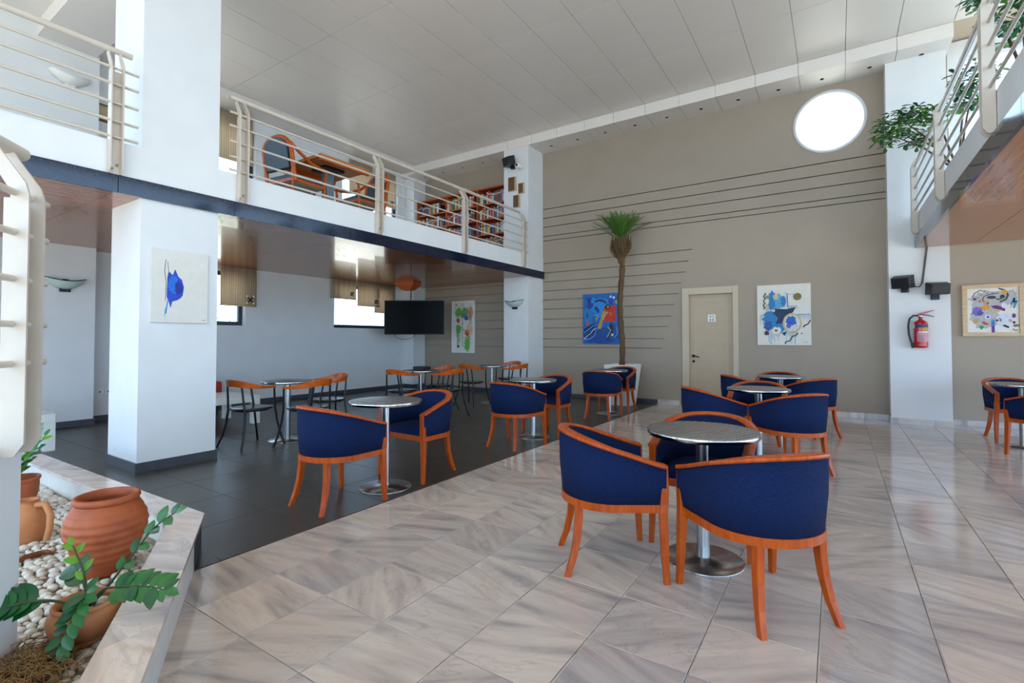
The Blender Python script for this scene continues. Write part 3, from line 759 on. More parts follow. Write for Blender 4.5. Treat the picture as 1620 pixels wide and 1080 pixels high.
MB().lathe([(0,0)]+[(r+(.003*math.sin(z*150) if .06 < z < .34 else 0), z) for r, z in sm_prof(u_, 3)]+[(.15,.37),(.19,.31),(.19,.2),(.1,.02),(0,.02)], 56).build('urn_body', 'terracotta', ur)
MB().lathe([(.152,.372),(.166,.378),(.176,.392),(.172,.41),(.158,.415),(.148,.405),(.146,.372)], 56).build('rim', 'terracotta', ur)
zp = thing('plant_pot', 'round pale terracotta pot holding the leafy plant in front of the urn', 'pot', (-2.50,.715,.058)); zp.scale = (.78,.78,.92)
MB().lathe([(0,0)]+sm_prof([(.085,0),(.092,.012),(.088,.024),(.125,.05),(.152,.095),(.146,.135),(.125,.155)])+[(.118,.15),(.125,.12),(.10,.06),(0,.06)], 48).build('pot_body', 'terracotta_light', zp)
MB().lathe([(.122,.15),(.132,.156),(.136,.166),(.130,.174),(.118,.172),(.114,.152)], 48).build('rim', 'terracotta_light', zp)
MB().lathe([(0,.135),(.118,.135)], 24).build('soil', 'earth', zp)
for k in range(8):
    a = k*.8; inst('pot_pebble', PM[k % 6], zp, (.07*math.cos(a),.07*math.sin(a),.142), (0,0,a), (.026,.026,.026))
jg = thing('jug', 'terracotta jug with a loop handle lying behind the urn', 'jug', (-4.0,.86,.058))
MB().lathe([(0,0)]+sm_prof([(.085,0),(.10,.06),(.105,.12),(.085,.19),(.055,.225),(.06,.245)])+[(.045,.24),(.05,.2),(0,.18)], 40).build('jug_body', 'terracotta_light', jg)
MB().tube([(.06,.03,.215),(.115,.055,.225),(.15,.07,.17),(.145,.07,.09),(.13,.06,.02)], .017, 10).build('handle', 'terracotta_light', jg)
sh = tag(MB().strip([[(math.cos(a)*.13*k,math.sin(a)*.10*k,.10*(1-k)+.055) for k in (1,.86,.5,.55)] for a in [i*.25 for i in range(9)]], sm=True).build('pot_shard', 'terracotta_light', None, (-3.55,.80,.005), 1.9), 'curved terracotta shard leaning on the pebbles beside the urn', 'shard')
p2 = thing('plant_pot', 'terracotta bowl with a green plant at the far left of the planter', 'pot', (-4.60,.93,.058)); p2.scale = (.8,.8,1.0)
MB().lathe([(0,0)]+sm_prof([(.09,0),(.10,.05),(.14,.14),(.15,.20),(.15,.235)])+[(.16,.25),(.158,.262),(.145,.262),(.135,.22),(0,.21)], 40).build('pot_body', 'terracotta', p2)

def leaf_mesh(L, Wd, m, fold=.18, curl=.12):
    b = MB(); n = 7; v = []
    for i in range(n+1):
        t = i/n; w = Wd*(math.sin(math.pi*t**.85)**.8)*.5 if 0 < t < 1 else 0
        z = -curl*L*t*t
        v += [(-w, L*t, z+fold*w), (0, L*t, z), (w, L*t, z+fold*w)]
    f_ = [(3*i,3*i+1,3*i+4,3*i+3) for i in range(n)]+[(3*i+1,3*i+2,3*i+5,3*i+4) for i in range(n)]
    b.add(v, f_, 0, True); return b.mesh('leaf', m)
LF = [leaf_mesh(.078,.046,'leaf_green'), leaf_mesh(.084,.048,'leaf_dark'), leaf_mesh(.07,.04,'leaf_lime')]
def zz_stem(plant, pts, n_leaf, kinds, size=1., start=.3, r=.006):
    P = [Vector(p) for p in pts]
    cr = []
    for i in range(len(P)-1):
        p0, p1, p2_, p3 = P[max(i-1,0)], P[i], P[i+1], P[min(i+2,len(P)-1)]
        for k in range(6):
            t = k/6; cr.append(.5*((2*p1)+(p2_-p0)*t+(2*p0-5*p1+4*p2_-p3)*t*t+(3*p1-p0-3*p2_+p3)*t**3))
    cr.append(P[-1]); N = len(cr)-1
    st = MB().tube(cr, [r*(1-.7*i/N) for i in range(N+1)], 7).build('stem', 'stem_green', plant)
    for k in range(n_leaf):
        t = start+(1-start)*k/max(1,n_leaf-1); fi = min(t*N, N-1e-4); i = int(fi); p = cr[i].lerp(cr[i+1], fi-i)
        tg = (cr[min(i+1,N)]-cr[max(i-1,0)]).normalized()
        side = 1 if k % 2 else -1
        up = Vector((.36,-.54,.76)); sd = tg.cross(up); sd = sd.normalized() if sd.length > .1 else Vector((1,0,0))
        d = (tg*.75+sd*side*.9) if k < n_leaf-1 else tg
        d = (d+Vector((random.uniform(-.15,.15),random.uniform(-.15,.15),random.uniform(-.1,.2)))).normalized()
        nz = (up-d*up.dot(d)); nz = nz.normalized() if nz.length > .1 else sd
        xx = d.cross(nz)
        me = LF[kinds[k % len(kinds)]]; s = size*random.uniform(.85,1.1)*(1-.2*(t > .9))
        o = inst('leaf', me, st); o.matrix_local = Matrix.Translation(p) @ Matrix(((xx.x,d.x,nz.x,0),(xx.y,d.y,nz.y,0),(xx.z,d.z,nz.z,0),(0,0,0,1))) @ Matrix.Scale(s,4)
zz = thing('leafy_plant', 'glossy green leafy plant spreading out of the round terracotta pot', 'plant', (-2.50,.715,.185))
rt, fw_ = Vector((.834,.552,0)), Vector((-.552,.834,0))
def ip(a, z, d=0): return tuple(rt*a+fw_*d+Vector((0,0,z)))      # a right, z up, d away
zz_stem(zz, [ip(0,0),ip(.07,.06,-.01),ip(.19,.20,-.03),ip(.30,.33,-.05),ip(.40,.40,-.07)], 10, [0,0,1], .85, .42)
zz_stem(zz, [ip(.01,0),ip(.10,.09,-.04),ip(.20,.12,-.08),ip(.30,.135,-.1),ip(.40,.13,-.12)], 16, [0,0,1], .95, .42)
zz_stem(zz, [ip(0,0),ip(.07,.10,-.08),ip(.09,.07,-.14),ip(.055,-.05,-.17),ip(.04,-.15,-.17)], 22, [0,0,0,1], .9, .22)
zz_stem(zz, [ip(-.01,0),ip(-.07,.07,-.08),ip(-.14,.09,-.15),ip(-.19,.075,-.19),ip(-.23,.05,-.22)], 20, [1,1,0], 1.1, .3)
zz_stem(zz, [ip(0,0),ip(.0,.07),ip(-.01,.14),ip(-.04,.21),ip(-.055,.245)], 6, [2], .75, .4)
zz_stem(zz, [ip(-.01,0,.02),ip(-.05,.06,.05),ip(-.10,.10,.08),ip(-.13,.11,.1)], 6, [1,1], .9, .4)
z2 = thing('leafy_plant', 'small upright green plant growing in the bowl at far left', 'plant', (-4.60,.93,.28))
for k in range(9):
    a = k*2.4; q = .05+.012*k
    zz_stem(z2, [(0,0,0),(q*.4*math.cos(a),q*.4*math.sin(a),.12),(q*1.3*math.cos(a),q*1.3*math.sin(a),.25+.02*(k % 4))], 9, [0,2,0], 1., .25)
sw = MB(); rs = random.Random(11)
for k in range(420):
    x, y = rs.gauss(0,.085), rs.gauss(0,.06); a = rs.uniform(0,6.3); L = rs.uniform(.05,.13)
    sw.tube([(x,y,.0),(x+L*.5*math.cos(a),y+L*.5*math.sin(a),rs.uniform(.015,.05)),(x+L*math.cos(a),y+L*math.sin(a),rs.uniform(0,.04))], .0016, 4, caps=False)
tag(sw.build('straw_clump', 'dry_straw', None, (-2.36,.50,.068), R(-30)), 'tangle of dry brown straw at the lower left corner', 'straw', kind='stuff')

# ---- palm in the white tapered planter
pp = thing('tall_planter', 'tall white tapered square planter under the palm', 'planter', (-3.43,9.02,0))
def sq(h, z): return [(-h,-h,z),(h,-h,z),(h,h,z),(-h,h,z)]
MB().strip([sq(.19,0),sq(.275,.765),sq(.25,.765),sq(.24,.70)], sm=False, caps=True).build('planter_body', 'white_lacquer', pp, bevel=.008)
MB().box(-.245,.245,-.245,.245,.69,.705).build('soil', 'earth', pp)
pm = thing('palm_tree', 'slim indoor palm with a tall bare trunk and bushy green crown', 'palm', (-3.44,8.98,.70))
N = 26; tp_ = [(.025*math.sin(i*.35)+.0*i, .01*math.cos(i*.5), i*.085) for i in range(N)]
MB().tube(tp_, [.052+.007*math.sin(i*2.1) for i in range(N)], 10).build('trunk', 'palm_fiber', pm)
fb = MB().lathe([(0,0),(.05,.0),(.065,.08),(.10,.18),(.14,.30),(.155,.40),(.12,.47),(0,.48)], 14, (0,0,2.0)); 
for k in range(120):
    a = rs.uniform(0,6.3); r0, r1 = .05+rs.uniform(0,.03), .13+rs.uniform(0,.08); z0 = 2.08+rs.uniform(0,.15); z1 = 2.3+rs.uniform(0,.25)
    fb.tube([(r0*math.cos(a),r0*math.sin(a),z0),(r1*math.cos(a)*.9,r1*math.sin(a)*.9,(z0+z1)/2),(r1*math.cos(a),r1*math.sin(a),z1)], [.010,.009,.004], 5)
fb.build('fibre_sheath', 'palm_fiber', pm)
def frond_mesh(seed):
    rnd = random.Random(seed); b = MB(); n = 16; L = rnd.uniform(.44,.58); bend = rnd.uniform(.05,.3)
    sp = [Vector((0, L*t*(1-.12*bend*t), -bend*L*t*t*.8)) for t in [i/n for i in range(n+1)]]
    b.tube(sp, [.006*(1-.8*i/n) for i in range(n+1)], 5)
    for i in range(3, n+1):
        for s in (-1,1):
            l = .17*(1-.55*abs(i/n-.45))*rnd.uniform(.8,1.1); d = Vector((s*.62, .75, .22)).normalized(); w = Vector((-d.y*s,d.x*s,0))*.0075
            p = sp[i]; q = p+d*l*.5; e = p+d*l+Vector((0,0,-.03))
            b.add([p-w*.5,p+w*.5,q+w,q-w,e], [(0,1,2,3),(3,2,4)])
    return b.mesh('frond', 'palm_leaf')
FM = [frond_mesh(i) for i in range(5)]
for k in range(34):
    a = k*2.4; el = R(34+52*((k*7) % 34)/34)
    if math.sin(a) > .1: el = max(el, R(64))
    inst('frond', FM[k % 5], pm, (.05*math.cos(a),.05*math.sin(a),2.42+.08*random.random()), (el,0,a-math.pi/2), (1,1,1))

# ================================================================== WALL THINGS
def picture(name, label, origin, u, w, h, canvas, shapes, frame=None, depth=.03, cat='painting'):
    # origin: lower-left corner on the wall; u: 'x' on walls facing -y, 'y' on faces facing +x
    t = thing(name, label, cat, (origin[0]+(.002 if u == 'y' else 0), origin[1]-(.002 if u == 'x' else 0), origin[2]), 0 if u == 'x' else R(90))
    k = frame[0] if frame else 0
    MB().box(k,w-k,-depth,0,k,h-k).build('canvas', canvas, t)
    if frame:
        fw2, fd, fm = frame
        for q in ((0,fw2,0,h),(w-fw2,w,0,h),(fw2,w-fw2,0,fw2),(fw2,w-fw2,h-fw2,h)): MB().box(q[0],q[1],-fd,0,q[2],q[3]).build('frame', fm, t, bevel=.004)
    b = MB(); ms = []; W_, H_ = w-2*k, h-2*k
    P = lambda a, c, o: (k+min(1,max(0,a))*W_, -depth-o, k+min(1,max(0,c))*H_)
    for i, sh_ in enumerate(shapes):
        c = sh_[-1]; m = paint(c)
        if m not in ms: ms.append(m)
        mi = ms.index(m); o = .0006+.00012*i
        if sh_[0] == 'poly': b.add([P(x,y,o) for x,y in sh_[1]], [list(range(len(sh_[1])))], mi)
        elif sh_[0] == 'disc':
            _, cx, cy, rx, ry, _c = sh_; b.add([P(cx+rx*math.cos(a*.2618),cy+ry*math.sin(a*.2618),o) for a in range(24)], [list(range(24))], mi)
        elif sh_[0] == 'blot':
            _, cx, cy, rx, ry, seed, _c = sh_; rr = random.Random(seed)
            b.add([P(cx+rx*math.cos(a*.2244)*rr.uniform(.7,1.15),cy+ry*math.sin(a*.2244)*rr.uniform(.7,1.15),o) for a in range(28)], [list(range(28))], mi)
        elif sh_[0] == 'line':
            _, pts_, wd, _c = sh_
            for j in range(len(pts_)-1):
                (x0,y0),(x1,y1) = pts_[j], pts_[j+1]; dx, dy = (x1-x0)*W_, (y1-y0)*H_; L = math.hypot(dx,dy) or 1; ox, oy = -dy/L*wd/W_/2, dx/L*wd/H_/2
                b.add([P(x0-ox,y0-oy,o),P(x1-ox,y1-oy,o),P(x1+ox,y1+oy,o),P(x0+ox,y0+oy,o)], [(0,1,2,3)], mi)
    me = bpy.data.meshes.new('painted_motif'); me.from_pydata(b.v, [], b.f)
    for m in ms: me.materials.append(m)
    me.polygons.foreach_set('material_index', b.mi); tag(inst('painted_motif', me, t), None, None, kind='stuff')
    return t
rq = random.Random(5)
def drips(x0, x1, y0, L, n, c, wd=.006): return [('line', [(x, y0),(x+rq.uniform(-.005,.005), y0-L*rq.uniform(.4,1))], wd, c) for x in [x0+(x1-x0)*i/(n-1) for i in range(n)]]
def wave(x0, y0, x1, y1, n, amp): return [(x0+(x1-x0)*i/n+amp*math.sin(i*1.6)*(abs(y1-y0) > abs(x1-x0)), y0+(y1-y0)*i/n+amp*math.sin(i*1.6)*(abs(y1-y0) <= abs(x1-x0))) for i in range(n+1)]
# small blue painting on the big column
picture('painting', 'cream canvas with one deep blue blot on the big white column', (XP-.002,2.0,1.41), 'y', .505, .712, 'canvas_white',
 [('poly',[(.26,.35),(.27,.62),(.30,.70),(.36,.65),(.40,.74),(.46,.64),(.52,.60),(.56,.50),(.54,.38),(.50,.34),(.44,.31),(.36,.29),(.33,.20),(.30,.28)],(28,74,196)),
  ('blot',.38,.52,.10,.14,3,(20,112,214)),('blot',.47,.48,.07,.10,4,(30,44,150)),('line',[(.24,.86),(.22,.70),(.25,.55),(.24,.30)],.005,(30,30,50)),('line',[(.27,.83),(.29,.70),(.27,.60)],.004,(40,40,60)),
  ('line',[(.28,.30),(.25,.12)],.010,(40,140,200)),('line',[(.24,.2),(.23,.08)],.006,(90,170,205)),('line',[(.90,.04),(.96,.045)],.004,(60,60,60))], depth=.02)
# white canvas with blue shapes right of the door
bl, dk, lb = (36,128,190), (24,52,86), (96,170,210)
picture('painting', 'square white canvas with blue splashes and a gold disc, right of the door', (-1.158,YW,1.144), 'x', .80, 1.03, 'canvas_white',
 drips(.22,.42,.30,.30,9,bl)+drips(.55,.72,.28,.28,8,lb)+drips(.58,.75,.65,.08,12,lb,.004)+drips(.76,.98,.50,.09,12,lb,.004)+drips(.06,.25,.50,.16,7,bl,.005)+
 [('line',[(.57,.85),(.58,.62)],.014,bl),('line',[(.52,.87),(.60,.83),(.72,.83)],.006,lb),('line',[(.75,.50),(.98,.50)],.008,bl),('line',[(.08,.50),(.3,.51)],.010,bl),('line',[(.10,.36),(.3,.37)],.010,bl),
  ('blot',.30,.78,.09,.12,1,bl),('blot',.42,.72,.12,.12,2,lb),('blot',.28,.66,.08,.09,9,bl),('blot',.50,.72,.05,.10,10,bl),('blot',.26,.46,.16,.12,5,bl),('blot',.22,.32,.10,.08,6,(44,90,160)),('blot',.40,.30,.15,.10,7,bl),
  ('disc',.20,.80,.035,.03,(160,140,110)),('blot',.36,.80,.06,.05,12,(214,196,160)),('blot',.20,.62,.035,.07,13,(206,186,150)),
  ('poly',[(.32,.62),(.38,.60),(.56,.59),(.72,.62),(.68,.54),(.60,.47),(.50,.42),(.48,.36),(.35,.35),(.40,.45),(.30,.53),(.35,.57)],dk),
  ('disc',.66,.36,.175,.165,(206,190,150)),('disc',.66,.36,.14,.13,(226,222,212)),('blot',.64,.40,.11,.08,8,(40,100,200)),('blot',.60,.33,.05,.06,14,(50,90,190))]+drips(.56,.76,.34,.12,8,(170,170,200),.004)+
 [('blot',.36,.24,.09,.065,15,(236,230,212)),('disc',.36,.24,.03,.02,(120,104,70)),('disc',.76,.79,.075,.058,(134,112,52)),
  ('line',wave(.15,.87,.13,.60,14,.02),.016,(34,38,44)),('line',wave(.52,.02,.76,.20,8,.02),.016,(34,38,44)),('line',wave(.86,.29,.99,.39,5,.015),.016,(34,38,44)),('blot',.18,.20,.05,.04,16,(80,44,30)),
  ('poly',[(.47,.2),(.56,.23),(.52,.15)],dk),('disc',.83,.19,.012,.012,(60,40,30)),('line',[(.87,.04),(.9,.06),(.92,.045),(.95,.065)],.004,(50,50,50))], depth=.03)
# blue picture behind the palm
picture('painting', 'bright blue abstract painting with a red square behind the palm trunk', (-4.48,YW,1.146), 'x', .82, 1.04, paint((18,104,184)),
 [('blot',.45,.75,.35,.2,21,(30,140,214)),('blot',.5,.15,.5,.16,22,(16,70,150)),('blot',.15,.55,.12,.25,23,(24,126,200)),('blot',.80,.22,.16,.18,24,(24,84,160)),
  ('blot',.19,.77,.10,.075,25,(50,58,150)),('line',[(.17,.83),(.10,.93)],.02,(24,40,100)),('line',[(.18,.83),(.17,.95)],.02,(24,40,100)),('line',[(.19,.83),(.24,.93)],.02,(24,40,100)),
  ('poly',[(.29,.82),(.36,.87),(.46,.89),(.58,.87),(.66,.82),(.64,.79),(.56,.83),(.45,.85),(.36,.83)],(22,46,104)),
  ('disc',.76,.93,.03,.025,(210,220,230)),('disc',.84,.91,.03,.025,(220,226,236)),('disc',.90,.91,.025,.02,(160,50,60)),('disc',.82,.82,.03,.025,(170,150,210)),('disc',.92,.82,.05,.035,(140,170,130)),('blot',.76,.83,.08,.07,26,(44,62,170)),
  ('poly',[(.58,.74),(.90,.76),(.90,.44),(.58,.44)],(206,52,40)),('disc',.68,.73,.075,.05,(50,36,30)),('disc',.69,.73,.03,.03,(190,140,50)),
  ('poly',[(.40,.30),(.50,.30),(.56,.46),(.64,.58),(.70,.62),(.62,.645),(.54,.64),(.50,.52)],(196,150,70)),('disc',.56,.50,.012,.01,(230,230,220)),('disc',.58,.55,.012,.01,(230,230,220)),('line',[(.72,.62),(.78,.60),(.74,.56)],.014,(200,150,60)),
  ('disc',.14,.41,.05,.04,(210,70,40)),('poly',[(.03,.30),(.20,.38),(.36,.41),(.38,.36),(.20,.26),(.03,.20)],(20,40,92)),('line',[(.03,.22),(.16,.29),(.28,.36),(.38,.38)],.02,(70,150,220)),
  ('poly',[(.03,.13),(.20,.16),(.33,.24),(.36,.30),(.30,.28),(.16,.22)],(20,30,80)),('line',[(.03,.10),(.14,.17),(.22,.21),(.28,.27),(.36,.31)],.012,(226,226,232)),('line',[(.03,.09),(.20,.10),(.33,.17),(.36,.28)],.008,(180,210,236)),
  ('blot',.77,.28,.06,.14,27,(20,44,60)),('line',[(.68,.34),(.76,.27),(.66,.13)],.012,(200,200,180)),('disc',.80,.18,.03,.025,(226,226,220)),('blot',.70,.10,.05,.05,28,(20,60,90)),('line',[(.9,.34),(.94,.22),(.86,.12)],.010,(150,190,230)),('disc',.58,.25,.04,.04,(30,90,140)),
  ('blot',.13,.57,.03,.07,29,(30,110,90)),('disc',.42,.66,.035,.04,(30,50,120)),('disc',.37,.71,.04,.04,(24,50,110)),('line',[(.30,.57),(.38,.58),(.44,.52)],.010,(170,210,230)),('disc',.38,.50,.035,.045,(150,150,70))], depth=.03)
# tall green picture
rg = random.Random(9)
picture('painting', 'tall narrow green and orange floral painting in a white frame', (-8.09,YW,.905), 'x', .72, 1.285, 'canvas_white',
 [('blot',.30,.80,.20,.10,31,(110,190,60)),('blot',.60,.78,.18,.12,32,(120,160,110)),('blot',.86,.76,.12,.16,33,(196,150,120)),('blot',.28,.46,.14,.10,34,(104,190,50)),('blot',.70,.16,.14,.16,35,(120,190,70)),('blot',.80,.42,.16,.16,36,(226,190,150))]+
 [('line',[(.5+.42*math.cos(a),.66+.2*math.sin(a)),(.5+.06*math.cos(a),.66+.05*math.sin(a))],.012,c) for a, c in [(x*.35, ((60,120,50),(40,80,50),(120,70,50))[int(x) % 3]) for x in range(1,9)]]+
 drips(.18,.36,.5,.45,6,(100,170,70),.012)+drips(.60,.80,.30,.30,6,(96,180,60),.014)+
 [('line',[(.48,.72),(.47,.35),(.50,.1)],.014,(60,50,40)),('line',[(.24,.45),(.25,.08)],.010,(70,90,50)),('blot',.26,.63,.10,.055,37,(220,92,40)),('line',[(.27,.58),(.22,.72)],.014,(60,60,40)),
  ('blot',.66,.67,.10,.05,38,(40,92,170)),('blot',.70,.38,.13,.07,39,(226,120,60)),('blot',.72,.35,.07,.04,40,(216,70,50)),('line',[(.5,.45),(.62,.40),(.88,.24)],.014,(60,40,40)),('line',[(.86,.82),(.80,.62),(.92,.55)],.02,(190,90,50)),('blot',.27,.10,.06,.025,41,(70,44,36))]+
 [('disc',rg.uniform(.04,.96),rg.choice((rg.uniform(.86,.98),rg.uniform(.04,.98))),.014,.010,rg.choice(((60,90,60),(40,44,60),(150,70,60),(80,120,60)))) for _ in range(46)], frame=(.035,.04,'white_lacquer'), depth=.028)
# framed picture under the right gallery
gy = (186,184,182)
picture('painting', 'pale wooden framed painting of loose colourful shapes, far right', (1.504,YW,1.285), 'x', .64, .735, 'canvas_white',
 [('blot',.45,.70,.42,.26,51,gy),('blot',.35,.30,.30,.24,52,gy),('blot',.85,.78,.12,.2,53,gy),('blot',.72,.28,.18,.16,54,(216,220,232)),
  ('line',[(.10,.80),(.16,.90),(.26,.96),(.36,.92)],.010,(50,40,60)),('line',[(.30,.74),(.34,.82),(.46,.86),(.62,.88)],.010,(50,44,44)),('line',[(.62,.99),(.74,.94),(.80,.84),(.76,.74),(.64,.68)],.022,(60,70,90)),('line',[(.30,.74),(.34,.70),(.42,.68),(.40,.63)],.012,(60,44,40)),
  ('disc',.48,.79,.09,.035,(30,34,34)),('disc',.47,.79,.05,.02,(40,80,60)),('disc',.73,.90,.055,.05,(226,160,60)),('disc',.69,.80,.05,.045,(26,54,44)),('line',[(.56,.75),(.64,.74),(.70,.78)],.018,(40,80,50)),
  ('disc',.28,.85,.035,.022,(190,150,120)),('disc',.40,.88,.03,.018,(170,140,110)),('disc',.50,.89,.03,.018,(160,150,130)),('disc',.22,.79,.03,.02,(150,160,110)),('disc',.15,.76,.04,.03,(120,50,120)),('disc',.25,.71,.03,.03,(170,120,130)),('disc',.36,.68,.05,.035,(210,150,90)),
  ('blot',.20,.48,.12,.11,55,(120,104,190)),('blot',.25,.44,.07,.06,56,(80,80,160)),('disc',.36,.56,.085,.06,(232,150,50)),('poly',[(.46,.59),(.56,.61),(.66,.58),(.74,.53),(.73,.47),(.62,.51),(.52,.54)],(106,40,120)),('blot',.58,.48,.07,.03,57,(200,190,90)),
  ('poly',[(.82,.52),(.88,.66),(.84,.56),(.91,.64)],(220,140,50)),('line',[(.85,.62),(.92,.76),(.90,.66),(.96,.70),(.90,.54)],.02,(50,140,180)),('disc',.72,.60,.055,.06,(226,226,230)),
  ('disc',.40,.35,.06,.045,(240,240,246)),('blot',.40,.35,.035,.03,58,(60,70,190)),('poly',[(.28,.25),(.36,.23),(.43,.18),(.36,.17),(.30,.20)],(200,60,50)),('poly',[(.22,.12),(.27,.17),(.33,.13),(.28,.06)],(40,160,60)),('blot',.16,.26,.06,.05,59,(206,160,90)),
  ('poly',[(.47,.0),(.53,.0),(.53,.14),(.47,.14)],(110,50,150)),('poly',[(.47,.14),(.53,.14),(.53,.27),(.47,.27)],(50,120,190)),('disc',.50,.27,.035,.02,(60,150,210)),('line',[(.70,.16),(.80,.11)],.026,(28,32,44)),('disc',.90,.37,.035,.05,(100,50,110)),('disc',.83,.26,.03,.03,(200,150,110)),('disc',.90,.22,.03,.025,(36,36,40)),('blot',.93,.15,.06,.03,60,(170,70,80)),('disc',.98,.15,.03,.025,(60,150,70)),('disc',.58,.27,.03,.02,(60,44,40)),('line',[(.62,.32),(.66,.28),(.63,.24)],.008,(60,50,50)),('line',[(.88,.08),(.92,.04),(.96,.06)],.008,(60,50,50))],
 frame=(.055,.05,'frame_wood'), depth=.035)

# plaques on the far column
for (x0, x1, z0, z1), l in (((-5.97,-5.77,4.46,4.775),'largest brown carved plaque on the upper far column'),((-5.71,-5.56,4.375,4.605),'small brown carved plaque, right of the largest plaque'),((-5.84,-5.67,4.09,4.365),'lowest brown carved plaque on the upper far column')):
    t = thing('wall_plaque', l, 'plaque', (x0,8.90,z0), 0, 'carved plaques on the far column')
    MB().box(0,x1-x0,-.03,0,0,z1-z0).build('board', 'frame_wood', t, bevel=.004)
    MB().box(.015,x1-x0-.03,-.045,-.03,.015,z1-z0-.015).build('carved_panel', 'plaque_brown', t, bevel=.004)
t = thing('wall_plaque', 'small brown patterned picture on the upper wall at far left', 'plaque', (XL,2.68,4.58), R(90), 'carved plaques on the far column')
MB().box(0,.20,-.02,0,0,.27).build('board', 'plaque_brown', t); MB().box(.03,.17,-.028,-.02,.03,.24).build('carved_panel', 'frame_wood', t)
del t['group']

# ---- wall lights
def sconce(label, loc, rz, m='frosted_glass', dark='black_metal'):
    t = thing('wall_light', label, 'wall light', loc, rz, 'curved wall lights')
    v = []; nu, nv = 21, 7
    for i in range(nu):
        u = -1+2*i/(nu-1); d = .03+.13*math.sqrt(max(0,1-u*u)); hh = .012+.10*(1-abs(u)**2)
        for j in range(nv):
            a = j/(nv-1)*math.pi/2; v.append((u*.23, -d*math.cos(a)**.8-.004*0, .045*u*u-hh*math.sin(a)))
    MB().add(v, [(i*nv+j,(i+1)*nv+j,(i+1)*nv+j+1,i*nv+j+1) for i in range(nu-1) for j in range(nv-1)], 0, True).build('shade', m, t, solid=.006)
    MB().box(-.06,.06,-.05,0,-.15,-.05).box(-.035,.035,-.06,0,-.01,.03).build('bracket', dark, t, bevel=.01)
    MB().tube([(-.23+.46*i/20, -(.035+.13*math.sqrt(max(0,1-(i/10-1)**2))), .045*(i/10-1)**2) for i in range(21)], .007, 6).build('rim', dark, t)
    return t
sconce('curved green glass wall light left of the big column', (-9.08,2.29,2.06), R(90))
sconce('curved wall light on the far white column', (-5.80,8.90,2.04), 0)
sconce('white curved wall light on the upper floor at far left', (-9.08,2.30,4.96), R(90), 'white_lacquer', 'white_lacquer')
# sockets
t = thing('wall_socket', 'white double wall socket low beside the big column', 'socket', (XL,2.75,.40), R(90))
for x in (0,.11): MB().box(x,x+.09,-.012,0,0,.09).build('plate', 'white_lacquer', t, bevel=.003); MB().box(x+.03,x+.06,-.014,-.012,.03,.06).build('pins', 'grey_steel', t)

# ---- television, its cable and the ceiling box
tv = thing('television', 'wide black flat television hung in the lounge corner', 'television', (-8.25,8.33,1.35), .584373)
MB().box(-.70,.70,-.0,.05,0,.80).build('cabinet', 'black_plastic', tv, bevel=.004)
MB().box(-.688,.688,-.003,0,.016,.788).build('screen', 'screen_black', tv)
MB().tube([(-.10,.06,.6),(-.10,.09,.8),(-.10,.10,1.225)], .012, 8).build('suspension_pole', 'black_metal', tv)
MB().box(-.25,.25,.05,.09,.25,.65).build('mount_plate', 'black_metal', tv)
MB().tube([(-.48,.03,.005),(-.44,.05,-.06),(-.32,.06,-.115),(-.15,.06,-.11),(-.03,.05,-.05),(0,.04,.005)], .006, 6).build('cable', 'black_plastic', tv)
cb = thing('ceiling_box', 'brown wooden wedge box on the ceiling above the television', 'box', (-8.48,8.35,ZS), .3)
MB().strip([[(-.24,-.2,0),(.24,-.2,0),(.24,.2,0),(-.24,.2,0)],[(-.24,-.2,-.05),(.24,-.2,-.05),(.24,.2,-.05),(-.24,.2,-.05)],[(-.12,-.12,-.17),(.12,-.12,-.17),(.12,.12,-.17),(-.12,.12,-.17)]], sm=False).build('box_body', 'wood_shelf', cb)
MB().box(-.1,.1,-.1,.1,-.18,-.17).build('cover', 'wood_cherry', cb)

# ---- blinds
def blind(label, y0, y1, zb, zt_, x, knot=True):
    t = thing('blind', label, 'blind', (x,y0,zb), 0, 'striped window blinds'); w, h = y1-y0, zt_-zb
    b = MB(); n = 24
    v = [(.006*math.sin(i*1.3)+.004*math.sin(i*.5), w*i/n, z) for z in (.02, h*.5, h) for i in range(n+1)]
    b.add(v, [(j*(n+1)+i,j*(n+1)+i+1,(j+1)*(n+1)+i+1,(j+1)*(n+1)+i) for j in range(2) for i in range(n)], 0, True); b.build('fabric', 'blind_fabric', t, solid=.003)
    MB().box(-.012,.012,0,w,0,.022).build('hem_bar', 'blind_fabric', t)
    if knot:
        ky, kz = w*.80, .13; k = thing('knot', None, None, (.014,ky,kz)); k.parent = t
        for s in (-1,1): MB().prism_ax([(-.06,-.06*s-.016),(-.06,-.06*s+.016),(.06,.06*s+.016),(.06,.06*s-.016)] , 0, .006*(s+2), lambda u,w_,a: (a,u,w_)).build('strap', 'earth', k)
        for sy in (-1,1):
            for sz in (-1,1):
                m = MB().lathe([(0,.022),(.018,.02),(.024,.012),(.024,0)], 14); m.v = [(c+.004,a+sy*.062,b_+sz*.062) for a,b_,c in m.v]; m.build('stud', 'white_lacquer', k)
    return t
bz = ZS-.002
blind('striped blind at the lounge window beside the big column', 4.50,5.17,1.86,bz,XL+.06)
blind('striped blind, shortest one at the window left of the television', 6.83,7.52,2.15,bz,XL+.06)
blind('striped blind in the middle of the window left of the television', 7.54,8.21,2.015,bz,XL+.07)
blind('striped blind half hidden by the television', 8.08,8.76,1.88,bz,XL+.03, False)
blind('striped blind on the gallery window beside the big column', 4.38,5.06,4.55,5.47,XL+.06)
blind('striped blind on the gallery behind the upper table', 7.30,7.98,4.60,5.40,XL+.06)
blind('striped blind on the gallery behind the smaller armchair', 8.05,8.72,4.53,5.40,XL+.06)

